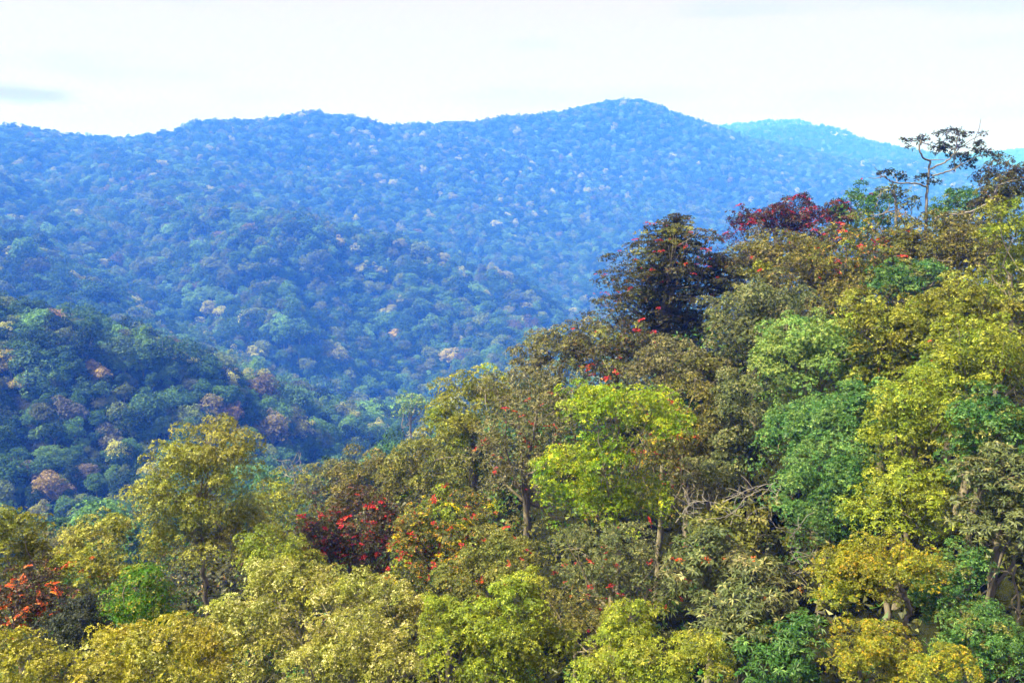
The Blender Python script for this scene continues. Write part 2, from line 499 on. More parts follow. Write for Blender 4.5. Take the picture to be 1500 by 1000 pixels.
T('broadleaf_tree', 'large leaved green tree at the right edge halfway up the slope', 48, 'broad', 'green', [(1440, 610, 42, 44), (1470, 640, 44, 46), (1420, 660, 36, 30)])
T('rosette_tree', 'grey green tree of palm shaped leaf rosettes at the right edge', 42, 'rosette', 'grey', [(1465, 700, 52, 48), (1455, 770, 50, 44), (1490, 740, 36, 60)], flowers=('orange', 3, 10))
T('umbrella_tree', 'orange tipped umbrella shaped tree on a bent trunk over a dark gap', 38, 'tuft', 'orange', [(1290, 830, 68, 34), (1240, 840, 42, 36), (1340, 838, 36, 34), (1230, 875, 36, 28), (1270, 862, 44, 28)],
  trunk=[(1325, 960), (1326, 915), (1332, 890), (1322, 862), (1310, 835)])
T('broadleaf_tree', 'orange yellow clumped tree at the bottom below the umbrella tree', 32, 'tuft', 'orange', [(1262, 945, 40, 32), (1300, 940, 38, 28), (1280, 985, 64, 34)])
T('broadleaf_tree', 'small orange yellow tree at the bottom edge right of the clumped tree', 30, 'tuft', 'orange', [(1385, 975, 46, 28), (1350, 995, 40, 24)])
T('broadleaf_tree', 'green leafy tree right of the umbrella tree across the dark gap', 40, 'broad', 'green', [(1405, 830, 44, 30), (1385, 870, 46, 32), (1370, 890, 36, 30)],
  trunk=[(1420, 950), (1420, 900), (1410, 870), (1405, 850)])
T('broadleaf_tree', 'leafy green tree in the bottom right corner', 32, 'broad', 'green', [(1440, 925, 58, 36), (1475, 960, 50, 46), (1410, 965, 50, 36)], limbs=7)
T('rosette_tree', 'grey green tree of leaf rosettes with orange flowers left of the twig tangle', 44, 'rosette', 'grey', [(1035, 800, 44, 34), (1015, 835, 46, 36), (1065, 835, 40, 32)], flowers=('orange', 9, 11))
T('rosette_tree', 'dark grey green rosette tree in front of the twig tangle', 40, 'rosette', 'grey', [(1110, 860, 56, 40), (1080, 910, 66, 44), (1130, 920, 50, 46), (1060, 950, 50, 40)], flowers=('orange', 4, 9))
T('broadleaf_tree', 'deep green leafy tree between the rosette tree and the clumped orange tree', 37, 'rosette', 'green', [(1125, 965, 56, 40), (1175, 935, 36, 40), (1165, 985, 40, 30)])
T('broadleaf_tree', 'beige green dome left of the large grey green tree', 82, 'fine', 'greybrown', [(985, 535, 54, 36), (1030, 560, 44, 38), (950, 552, 34, 26)])
T('broadleaf_tree', 'tall grey green oval tree below the large rounded grey green tree', 68, 'fine', 'grey', [(1085, 585, 42, 40), (1090, 630, 46, 46), (1075, 665, 40, 34)])
T('broadleaf_tree', 'small round grey green treetop on a short visible trunk', 58, 'fine', 'grey', [(1037, 697, 34, 28)], trunk=[(1040, 790), (1039, 750), (1039, 715)])
T('broadleaf_tree', 'brownish green tree behind the lime green tree and the oval tree', 72, 'fine', 'brown', [(1010, 610, 44, 50), (1025, 655, 36, 34)])
T('lime_tree', 'bright lime green tree with pale limbs in the centre of the slope', 55, 'loose', 'lime',
  [(910, 605, 72, 34), (865, 590, 44, 24), (960, 620, 42, 36), (835, 690, 56, 36), (860, 735, 62, 36), (930, 735, 54, 38), (890, 670, 40, 40)],
  limbs=9, flowers=('yellow', 14, 7), trunk=[(905, 830), (900, 770), (895, 710), (900, 640)])
T('flowering_tree', 'grey olive spreading tree with pale branches and red flowers left of the lime tree', 74, 'airy', 'greybrown', [(760, 630, 66, 40), (800, 610, 50, 36), (740, 680, 60, 36), (800, 680, 48, 36)], flowers=('red', 24, 8), limbs=10)
T('flowering_tree', 'olive tree with yellow leaves and many red flowers right of the dark red tree', 56, 'loose', 'mixed', [(655, 765, 66, 36), (700, 790, 48, 40), (620, 790, 46, 40), (650, 825, 70, 36)], flowers=('mix', 90, 9), limbs=9)
T('flowering_tree', 'dark maroon tree covered with red flowers in the lower middle', 60, 'loose', 'maroon', [(530, 755, 66, 30), (480, 790, 50, 40), (550, 795, 62, 38), (510, 830, 64, 34)], flowers=('red', 90, 10), limbs=9)
T('flowering_tree', 'sparse yellow and red flowering tree beside the lime tree on its right', 63, 'airy', 'mixed', [(985, 630, 38, 38), (960, 680, 40, 44)], flowers=('mix', 14, 9))
T('flowering_tree', 'dull grey green tree with pale crooked branches and few red flowers below the lime tree', 49, 'airy', 'grey', [(870, 810, 58, 40), (925, 820, 56, 46), (860, 865, 62, 40), (940, 875, 54, 36)], flowers=('red', 18, 9), limbs=12)
T('broadleaf_tree', 'dark olive tree behind the pointed yellow green tree', 50, 'fine', 'olive', [(740, 820, 56, 46), (690, 850, 56, 36)], flowers=('red', 10, 8))
T('broadleaf_tree', 'dull brown understorey tree with a forked trunk at the bottom centre', 43, 'airy', 'brown', [(870, 925, 52, 36), (820, 900, 40, 34)], trunk=[(845, 1010), (843, 950), (843, 915)], limbs=6)
T('broadleaf_tree', 'pointed yellow green tree at the bottom centre', 37, 'broad', 'yelgreen', [(760, 870, 42, 34), (750, 920, 62, 36), (700, 920, 46, 36), (800, 950, 48, 32), (740, 975, 66, 36)])
T('broadleaf_tree', 'yellow olive tree between the cream blossomed trees and the pointed tree', 38, 'tuft', 'yelgreen', [(665, 950, 52, 40), (645, 900, 36, 28)])
T('blossoming_tree', 'cream blossomed olive tree below the dark maroon tree', 41, 'tuft', 'cream', [(560, 885, 58, 34), (510, 870, 44, 30), (605, 915, 40, 40)], limbs=6)
T('broadleaf_tree', 'yellow tree standing just above the bottom edge right of the forked trunk', 34, 'broad', 'yelgreen', [(925, 910, 42, 32), (905, 935, 36, 30)])
T('broadleaf_tree', 'wide yellow tree along the bottom edge right of the centre', 29, 'broad', 'yelgreen', [(960, 975, 60, 34), (1025, 965, 48, 38), (890, 985, 52, 28)])
T('blossoming_tree', 'rich golden yellow tree with cream blossom at the bottom left', 30, 'tuft', 'rich', [(240, 945, 70, 34), (180, 960, 60, 36), (300, 965, 52, 40), (240, 990, 90, 32)], limbs=5)
T('blossoming_tree', 'golden tree with cream blossom in the bottom left corner', 27, 'tuft', 'rich', [(35, 975, 56, 30), (90, 990, 50, 26), (10, 950, 30, 30)])
T('blossoming_tree', 'yellow green rounded tree with cream blossom right of the golden yellow tree', 35, 'tuft', 'cream', [(370, 920, 58, 40), (330, 905, 36, 26), (400, 960, 46, 46)])
T('blossoming_tree', 'pale cream blossomed tree at the bottom left of centre', 32, 'tuft', 'cream', [(510, 940, 62, 40), (470, 970, 50, 36), (560, 970, 56, 40)])
T('broadleaf_tree', 'olive yellow tree in front of the dark maroon tree', 46, 'tuft', 'cream', [(445, 860, 60, 28), (400, 850, 44, 32), (480, 880, 40, 30)])
T('broadleaf_tree', 'tall golden olive tree with a pale trunk above the bottom left trees', 55, 'loose', 'palegold',
  [(310, 660, 56, 40), (260, 700, 58, 42), (340, 690, 44, 48), (235, 750, 56, 44), (320, 750, 62, 48), (150, 790, 46, 36), (360, 780, 40, 40), (280, 800, 70, 36), (110, 800, 30, 26)],
  limbs=12, trunk=[(302, 900), (300, 850), (295, 800), (292, 760), (290, 720)])
T('broadleaf_tree', 'yellow gold tree cut by the left edge', 42, 'tuft', 'gold', [(22, 775, 38, 30), (10, 815, 40, 40), (50, 815, 24, 30)], limbs=6)
T('flowering_tree', 'dark tree with orange red flowers at the left edge', 39, 'loose', 'maroon', [(45, 865, 52, 36), (20, 900, 44, 36), (75, 890, 36, 30)], flowers=('orange', 40, 11), limbs=7)
T('broadleaf_tree', 'olive tree between the tall golden olive tree and the orange flowering tree', 47, 'tuft', 'gold', [(120, 840, 44, 32), (160, 845, 36, 26), (85, 830, 30, 22)], flowers=('orange', 6, 9))
T('broadleaf_tree', 'vivid green rounded tree below the tall golden olive tree', 38, 'broad', 'vivid', [(200, 868, 46, 34), (190, 905, 52, 34), (225, 900, 40, 34)])
T('broadleaf_tree', 'blackish green tree left of the vivid green rounded tree', 34, 'tuft', 'black', [(118, 905, 38, 34), (85, 940, 46, 34), (130, 940, 36, 30)])
T('broadleaf_tree', 'pale olive thin tree right of the tall golden olive tree', 76, 'airy', 'gold', [(415, 735, 46, 40), (430, 780, 50, 36)], limbs=6)
T('broadleaf_tree', 'yellow green bushy tree between the tall golden olive tree and the maroon tree', 52, 'loose', 'yelgreen', [(400, 815, 48, 36), (430, 835, 40, 30)])
T('broadleaf_tree', 'beige bushy tree in the hollow above the pale olive thin tree', 145, 'fine', 'olive', [(475, 700, 32, 24), (450, 722, 30, 20)])
T('umbrella_tree', 'small dark green dome in the hollow beside the bare white tree', 150, 'fine', 'green', [(396, 706, 24, 14)])
T('broadleaf_tree', 'grey beige tree in the hollow left of the tall golden olive tree', 120, 'fine', 'greybrown', [(90, 800, 30, 20), (70, 812, 24, 16)])
T('umbrella_tree', 'flat topped bright green umbrella tree in the valley left of the golden olive dome', 300, 'fine', 'light', [(600, 586, 24, 7), (606, 597, 22, 7), (594, 604, 18, 6)])

# ---------------------------------------------------------------- the ground: one sheet through control points
ctrl = []
for (name, label, d, style, mat, blobs, kw) in H_:
    ps = np.array([pix(b[0], b[1] + 0.6 * b[3], d + (b[4] if len(b) > 4 else 0)) for b in blobs])
    x, y = ps[:, 0].mean(), ps[:, 1].mean()
    if d < 200:
        ctrl.append((x, y, ps[:, 2].min() - (5.5 + 0.02 * d)))


FAR = 2.0      # the far slopes stand this much farther off than first read


def cp(l, drop, far=FAR):
    for (px, py, d) in l:
        p = pix(px, py, d * far)
        ctrl.append((p[0], p[1], p[2] - drop))


TD = 17
cp([(-200, 430, 330), (-80, 430, 335), (0, 447, 340), (60, 455, 340), (130, 478, 350), (200, 495, 360), (270, 515, 370), (330, 535, 380), (400, 565, 400), (450, 595, 415), (500, 645, 430), (560, 680, 440)], TD + 1, 1.1)
cp([(0, 600, 300), (100, 700, 275), (200, 640, 310), (0, 760, 255), (-150, 640, 300), (300, 640, 330), (380, 640, 360), (460, 690, 385), (80, 800, 235), (300, 760, 250)], TD, 1.1)
cp([(-200, 400, 470), (0, 425, 440), (130, 455, 440), (200, 475, 450), (330, 515, 470), (450, 565, 490), (560, 625, 500), (620, 600, 505), (650, 560, 530), (720, 510, 560), (800, 500, 600)], TD, 1.85)
cp([(0, 345, 520), (60, 365, 500), (130, 412, 478), (185, 455, 462)], TD, 1.85)
cp([(205, 350, 680), (242, 400, 625), (285, 458, 575), (312, 500, 540), (180, 310, 740)], TD + 6, 1.85)
cp([(352, 340, 610), (400, 400, 545), (440, 460, 512), (480, 520, 492)], TD, 1.85)
cp([(520, 420, 640), (560, 480, 600), (600, 540, 560)], TD + 6, 1.85)
cp([(620, 440, 625), (650, 490, 600), (700, 470, 640), (800, 460, 700)], TD, 1.85)
cp([(380, 312, 680), (480, 335, 690), (560, 350, 710), (640, 375, 735), (720, 405, 760), (800, 435, 800), (330, 295, 740)], TD, 1.8)
cp([(430, 322, 840), (520, 345, 870), (600, 365, 910), (700, 400, 935), (800, 430, 970), (870, 450, 990)], TD + 12, 1.72)
cp([(0, 240, 900), (-200, 240, 900), (120, 230, 960), (250, 230, 1000), (400, 240, 1080), (520, 250, 1100), (600, 270, 1100), (700, 310, 1070), (800, 340, 1090), (900, 310, 1220), (1000, 340, 1170), (1000, 260, 1400), (900, 200, 1520),
    (1100, 290, 1400), (1200, 280, 1500), (1300, 285, 1550), (1400, 290, 1600), (1500, 300, 1650), (1100, 345, 1220), (1250, 340, 1300), (1700, 300, 1650), (850, 240, 1420), (700, 240, 1250)], TD)
crest = [(-300, 165, 1100), (-100, 170, 1130), (0, 177, 1150), (60, 183, 1160), (110, 200, 1180), (150, 215, 1200), (185, 206, 1210), (240, 181, 1220), (300, 174, 1240), (350, 175, 1260), (382, 188, 1270), (420, 173, 1290), (470, 163, 1320), (530, 171, 1350),
         (590, 186, 1380), (640, 180, 1400), (690, 190, 1430), (740, 175, 1470), (790, 166, 1500), (825, 174, 1530), (850, 158, 1560), (890, 147, 1620), (940, 150, 1660), (980, 162, 1700), (1020, 172, 1740), (1060, 185, 1780), (1100, 200, 1830),
         (1150, 207, 1880), (1200, 220, 1930), (1260, 234, 1980), (1320, 238, 2030), (1400, 242, 2100), (1500, 243, 2200), (1700, 250, 2300)]
cp(crest, 27)
cp([(px, py + 45, d + 330) for (px, py, d) in crest[::2]], 0)
cp([(px, 330, 2330) for px in (-500, 0, 400, 800, 1100, 1300, 1500, 1700)], 0)
cp([(200, 850, 130), (400, 840, 130), (550, 830, 130), (650, 790, 130), (100, 860, 130), (-50, 880, 140), (300, 810, 190), (500, 780, 190), (650, 720, 190), (0, 840, 200), (400, 765, 280), (540, 735, 290), (640, 700, 300), (740, 650, 220), (250, 780, 260)], 0, 1.0)
# the two far ridges and the last pale strip at the right
cp([(1000, 215, 3700), (1060, 210, 3700), (1110, 203, 3720), (1165, 192, 3750), (1200, 193, 3780), (1240, 199, 3820), (1300, 213, 3900), (1340, 222, 3950), (1400, 231, 4000), (1440, 240, 4050), (1500, 260, 4100)], 0, 1.36)
cp([(1000, 235, 4200), (1250, 250, 4250), (1450, 290, 4300)], 0, 1.36)
cp([(1000, 200, 4900), (1040, 192, 4900), (1075, 184, 4900), (1120, 183, 4900), (1165, 180, 4900), (1195, 188, 4950), (1240, 215, 5000), (1400, 250, 5100)], 0, 1.36)
cp([(1380, 236, 6100), (1430, 226, 6200), (1480, 222, 6300), (1520, 221, 6300), (1600, 224, 6300)], 0, 1.36)
cp([(px, 270, 5600) for px in (800, 1150, 1500)], 0, 1.36)
cp([(px, 300, 6900) for px in (-600, -200, 200, 600, 1000, 1400, 1800)], 0, 1.36)
# behind the right-hand ridge the ground falls into the valley; the ridge goes on out of frame
cp([(1000, 560, 190), (1150, 520, 220), (1300, 500, 240), (1450, 480, 260), (1650, 470, 280), (900, 600, 230), (800, 620, 260)], 0, 0.75)
cp([(1100, 520, 420), (1350, 460, 520), (1550, 440, 560), (900, 540, 420), (1000, 440, 800), (1300, 400, 900), (1550, 380, 1000)], 0)
for (x, y, z) in ((0, 0, -27), (-20, 0, -30), (20, 2, -22), (40, 10, -17), (60, 40, -8), (90, 60, -4), (-50, 10, -38), (-90, 60, -60), (0, -60, -24), (60, -40, -10), (-80, -60, -50), (0, -300, 0), (300, -200, 60), (-300, -200, -80), (200, 60, 15), (150, 130, -5),
                  (-250, 40, -100), (0, -1500, 100), (1500, -500, 100), (-1500, -500, 80), (-2000, 1100, 150), (4000, 1900, 150), (0, -9000, 50), (9000, 0, 50), (-9000, 0, 50), (-8000, 8000, 50), (9000, 9000, 50)):
    k = NEAR if max(abs(x), abs(y)) < 400 else 1
    ctrl.append((x * k, y * k, z * k))
ctrl = np.array(ctrl)
cxy = ctrl[:, :2]
lam = np.where(np.hypot(cxy[:, 0], cxy[:, 1]) < 120, 2.0, 0.15)
Dm = np.linalg.norm(cxy[:, None] - cxy[None], axis=2)
nC = len(ctrl)
A = np.zeros((nC + 1, nC + 1))
A[:nC, :nC] = Dm - np.diag(lam)        # conditionally negative kernel: smoothing enters with a minus sign
A[:nC, nC] = A[nC, :nC] = 1
wgt = np.linalg.solve(A, np.r_[ctrl[:, 2], 0])


cr_u = np.array([pix(a, b_, 1.0)[0] for a, b_, _ in crest])
cr_d = np.array([c_ * FAR for _, _, c_ in crest])


def ground(x, y):
    x, y = np.atleast_1d(np.asarray(x, float)), np.atleast_1d(np.asarray(y, float))
    z = np.empty(len(x))
    for i in range(0, len(x), 20000):
        s = slice(i, i + 20000)
        z[s] = np.hypot(x[s, None] - cxy[None, :, 0], y[s, None] - cxy[None, :, 1]) @ wgt[:-1] + wgt[-1]
    r = np.hypot(x, y)
    far = np.clip((r - 200) / 500, 0, 1)
    g = 1 - np.abs(smooth_noise(x * 0.94 + y * 0.34, y * 0.45, 230, 3))       # gullies that run down the slopes
    y_ = np.maximum(y, 1.0)
    deep = np.clip((r - 600) / 900, 0, 1)
    z += far * ((6 + 7 * deep) * smooth_noise(x, y, 330, 1) + (6 + 2 * deep) * smooth_noise(x, y, 120, 2) - (8 + 40 * deep * np.clip((np.interp(x / y_, cr_u, cr_d) - y) / 700, 0.12, 1)) * np.maximum(g - 0.62, 0) / 0.38)
    z += 0.5 * smooth_noise(x, y, 6, 4)
    return z


ang = np.concatenate([np.arange(-180, -48, 4.0), np.arange(-48, 48, 0.42), np.arange(48, 180, 4.0)])
ang = np.radians(ang)
rad = np.geomspace(2.0, 15500, 200)
AA, RR = np.meshgrid(ang, rad, indexing='ij')
gx, gy = (RR * np.sin(AA)).ravel(), (RR * np.cos(AA)).ravel()
gz = ground(gx, gy)
na, nr_ = len(ang), len(rad)
i = np.arange(na)[:, None]
j = np.arange(nr_ - 1)[None, :]
i2 = (i + 1) % na
gq = np.stack([i * nr_ + j, i * nr_ + j + 1, i2 * nr_ + j + 1, i2 * nr_ + j], -1).reshape(-1, 4)[:, ::-1]
gv = np.vstack([np.stack([gx, gy, gz], 1), [[0, 0, gz[np.arange(na) * nr_].mean()]]])
gt = np.stack([np.full(na, na * nr_), np.arange(na) * nr_, ((np.arange(na) + 1) % na) * nr_], 1)[:, ::-1]
gm = bpy.data.materials.new('forest_floor')
gm.use_nodes = True
t = gm.node_tree
b = t.nodes['Principled BSDF']
b.inputs['Roughness'].default_value = 1
b.inputs['Specular IOR Level'].default_value = 0.1
nz = N(t, 'ShaderNodeTexNoise', i_Scale=0.06, i_Detail=8.0, i_Roughness=0.7)
geo = N(t, 'ShaderNodeNewGeometry')
r = N(t, 'ShaderNodeValToRGB')
r.color_ramp.elements[0].position, r.color_ramp.elements[0].color = 0.35, (0.010, 0.011, 0.006, 1)
r.color_ramp.elements[1].position, r.color_ramp.elements[1].color = 0.7, (0.026, 0.032, 0.012, 1)
bm = N(t, 'ShaderNodeBump', i_Strength=1.0, i_Distance=4.0)
t.links.new(geo.outputs['Position'], nz.inputs['Vector'])
t.links.new(nz.outputs['Fac'], r.inputs[0])
t.links.new(r.outputs[0], b.inputs['Base Color'])
t.links.new(nz.outputs['Fac'], bm.inputs['Height'])
t.links.new(bm.outputs[0], b.inputs['Normal'])
hill = obj('hillside_ground', mesh_np('hillside_ground', gv, quads=gq, tris=gt, mat=gm, smooth=True))
hill['kind'] = 'structure'


# ---------------------------------------------------------------- forest tree kinds for the far slopes
def sub_lobes(c, r3, n, frac, rng, low=-0.35, tier=False):
    """n bumps over an ellipsoid c, r3"""
    i = np.arange(n) + 0.5
    z = 1 - (1 - low) * i / n
    ph = i * 2.399963 + rng.random() * 6.28
    s = np.sqrt(1 - z * z)
    d = np.stack([s * np.cos(ph), s * np.sin(ph), z], 1) + rng.normal(0, 0.24, (n, 3))
    rm = (r3[0] * r3[1] * r3[2]) ** (1 / 3)
    fr = frac * (0.5 + 1.0 * rng.random(n))
    pos = c + d * r3 * (1.0 - fr[:, None] * 0.84 + rng.normal(0, 0.04, (n, 1)))
    if tier:
        n = max(12, int(n / 2.2))
        i = np.arange(n) + 0.5
        z = 1 - 1.5 * i / n
        ph = i * 2.399963 + rng.random() * 6.28
        q = rng.random(n)
        d2 = norm(np.stack([np.cos(ph), np.sin(ph), 0 * ph], 1))
        rr = np.sqrt(np.clip(1 - z * z, 0.15, 1))
        pos = c + d2 * r3 * (0.55 * rr)[:, None] * (0.7 + 0.6 * q)[:, None] + np.array([0, 0, 1]) * (z * r3[2])[:, None]
        ra = r3[0] * (0.42 + 0.28 * q)
        return np.column_stack([pos, ra, ra * 0.40, ra * 0.17, ph])
    ra = rm * fr
    return np.column_stack([pos, ra * 1.12, ra * 1.05, ra * 0.85, ph])


def forest_proto(seed, rx, rz, ht, nblob, frac, leaf, nl, nsub):
    rng = np.random.default_rng(seed)
    lob, cen = [], []
    for b in range(nblob):
        if nblob == 1:
            c = np.array([0, 0, ht - rz])
            r3 = np.array([rx, rx, rz])
        else:
            a = b * 6.283 / nblob + rng.random()
            c = np.array([math.cos(a) * rx * 0.5, math.sin(a) * rx * 0.5, ht - rz * (1 + 0.9 * rng.random())])
            r3 = np.array([rx, rx, rz]) * (0.5 + 0.2 * rng.random())
        cen.append(c)
        lob.append(sub_lobes(c, r3, nsub // nblob + 4, frac, rng, low=-0.7))
    lob = np.vstack(lob)
    V, Q, v = leaves(lob, nl // 4, 4, leaf, leaf * 0.75, rng, droop=0.1, spread=1.0, up=0.5, flush=0.15, shell=0.25, upper=0.7)
    crown = mesh_np('crown', V, faces=Q, attr=v, mat=[FOREST_LEAF])
    tb = Tubes()
    top = np.array(cen).mean(0)
    tb.add(smooth_path([(0, 0, -3), (0.2, 0.1, ht * 0.3), (0, 0.2, top[2] - rz * 0.6)], 3, 0.05, rng), 0.42, 0.25, 6)
    for c in lob[rng.choice(len(lob), min(7, len(lob)), replace=False), :3]:
        st = np.array([0, 0.2, top[2] - rz * (0.6 + 0.3 * rng.random())])
        tb.add(smooth_path([st, st * 0.4 + c * 0.6 + [0, 0, 0.4], c], 3, 0.1, rng), 0.2, 0.06, 4)
    trunk = tb.mesh('trunk', BARK)
    return crown, trunk


PROTO = [  # seed rx rz height blobs bump leaf n bumps
    forest_proto(1, 7.2, 6.8, 15, 1, 0.31, 0.60, 8000, 34),
    forest_proto(2, 6.0, 7.4, 16, 1, 0.30, 0.58, 7200, 32),
    forest_proto(3, 8.2, 7.0, 15, 3, 0.36, 0.60, 8400, 40),
    forest_proto(4, 5.0, 8.0, 17, 1, 0.31, 0.55, 6500, 30),
    forest_proto(5, 7.4, 7.6, 16, 4, 0.38, 0.58, 8400, 44),
    forest_proto(6, 4.6, 5.6, 11, 2, 0.36, 0.54, 5200, 24),
    forest_proto(7, 8.8, 6.0, 15, 1, 0.24, 0.60, 8400, 54),
    forest_proto(8, 5.8, 6.8, 16, 5, 0.34, 0.58, 4000, 34),
]

# the tree colours of the far forest, with their share
TINTS = [((0.036, 0.090, 0.028), 0.28, 'deep green'), ((0.066, 0.150, 0.046), 0.25, 'mid green'), ((0.018, 0.044, 0.016), 0.16, 'dark green'),
         ((0.110, 0.155, 0.042), 0.13, 'olive green'), ((0.095, 0.120, 0.055), 0.07, 'grey olive'), ((0.115, 0.235, 0.065), 0.08, 'fresh green'),
         ((0.30, 0.32, 0.080), 0.036, 'pale yellow topped'), ((0.12, 0.10, 0.045), 0.010, 'tawny olive')]
rng = np.random.default_rng(21)


def scatter(r0, r1, sp, amax=38):
    """jittered points in the wedge the photograph sees, between two distances"""
    half = math.tan(math.radians(amax)) * r1
    xs = np.arange(-half, half, sp)
    ys = np.arange(r0, r1, sp)
    X, Y = np.meshgrid(xs, ys)
    X = X.ravel() + rng.uniform(-0.46, 0.46, X.size) * sp
    Y = Y.ravel() + rng.uniform(-0.46, 0.46, Y.size) * sp
    k = (np.abs(X) < np.tan(math.radians(amax)) * Y + 25) & (Y >= r0) & (Y < r1)
    return X[k], Y[k]


PX, PY, PS = [], [], []
for (r0, r1, sp, s) in ((130, 300, 6.2, 0.85), (300, 620, 6.2, 1.0), (620, 1500, 10.8, 1.62), (1500, 2300, 12.5, 1.6), (2300, 4900, 15.0, 1.85), (4900, 9300, 30, 2.3)):
    a, b2 = scatter(r0, r1, sp)
    PX.append(a)
    PY.append(b2)
    PS.append(np.full(len(a), s))
PX, PY, PS = np.concatenate(PX), np.concatenate(PY), np.concatenate(PS)
PZ = ground(PX, PY)
PS = PS * (0.58 + 0.62 * rng.random(len(PX)) ** 1.4)
big = rng.random(len(PX)) < 0.06
PS[big] *= 1.25
PS = np.where(np.hypot(PX, PY) > 1800, np.minimum(PS, 1.9), PS)
# drop what the slopes hide (a margin is kept for a step to the side)
abin = np.clip(((np.arctan2(PX, PY) + 0.8) / 1.6 * 400).astype(int), 0, 399)
hr = np.geomspace(30, 14000, 260)
ha = (np.arange(400) + 0.5) / 400 * 1.6 - 0.8
hA, hR = np.meshgrid(ha, hr, indexing='ij')
hz = ground((hR * np.sin(hA)).ravel(), (hR * np.cos(hA)).ravel()).reshape(hA.shape)
hel = np.maximum.accumulate((hz + 4) / hR, axis=1)
PR = np.hypot(PX, PY)
rb = np.clip(np.searchsorted(hr, PR * 0.985) - 1, 0, 259)
vis = (PZ + 20 * PS + 6) / PR > hel[abin, rb]
vis &= ~((PR < 420) & (PX / PY > 0.06))            # none stand on the ridge's own back slope
PX, PY, PZ, PS, PR = PX[vis], PY[vis], PZ[vis], PS[vis], PR[vis]
nT = len(PX)
cum = np.cumsum([w for _, w, _ in TINTS])
# neighbouring trees tend to be of one kind
pale = np.clip(smooth_noise(PX, PY, 90, 11) + 0.6 * smooth_noise(PX, PY, 330, 12) + 0.35, 0, None)      # pale trees stand in patches
tk = np.searchsorted(cum / cum[-1], np.clip(rng.random(nT), 0, 0.9999))
tk = np.where((tk == 6) & (rng.random(nT) > 1.3 * pale), 3, tk)
tk = np.where((tk < 3) & (rng.random(nT) < 0.05 * pale), 6, tk)
tint = np.array([c for c, _, _ in TINTS])[tk] * (0.62 + 0.76 * rng.random(nT))[:, None]
kind = rng.choice(8, nT, p=[.18, .18, .13, .16, .13, .12, .04, .06])
rz = rng.random(nT) * 6.283


def project(p):
    p = np.atleast_2d(p)
    yc = p[:, 1] * CP - p[:, 2] * SP
    zc = p[:, 1] * SP + p[:, 2] * CP
    return 750 + F * p[:, 0] / yc, 500 - F * zc / yc


top = np.stack([PX, PY, PZ + 15 * PS], 1)
tpx, tpy = project(top)
line = np.array([(-200, 760), (0, 740), (60, 760), (100, 790), (165, 745), (180, 690), (270, 620), (330, 620), (375, 650), (395, 690), (450, 690), (480, 690), (600, 645), (620, 585), (740, 535), (780, 485), (850, 470), (880, 470), (890, 360), (980, 320), (1080, 350), (1080, 305), (1200, 290), (1280, 270), (1440, 270), (1500, 240), (1700, 240)], float)
infr = (tpx > -15) & (tpx < 1515) & (tpy < np.interp(tpx, line[:, 0], line[:, 1]) - 4)
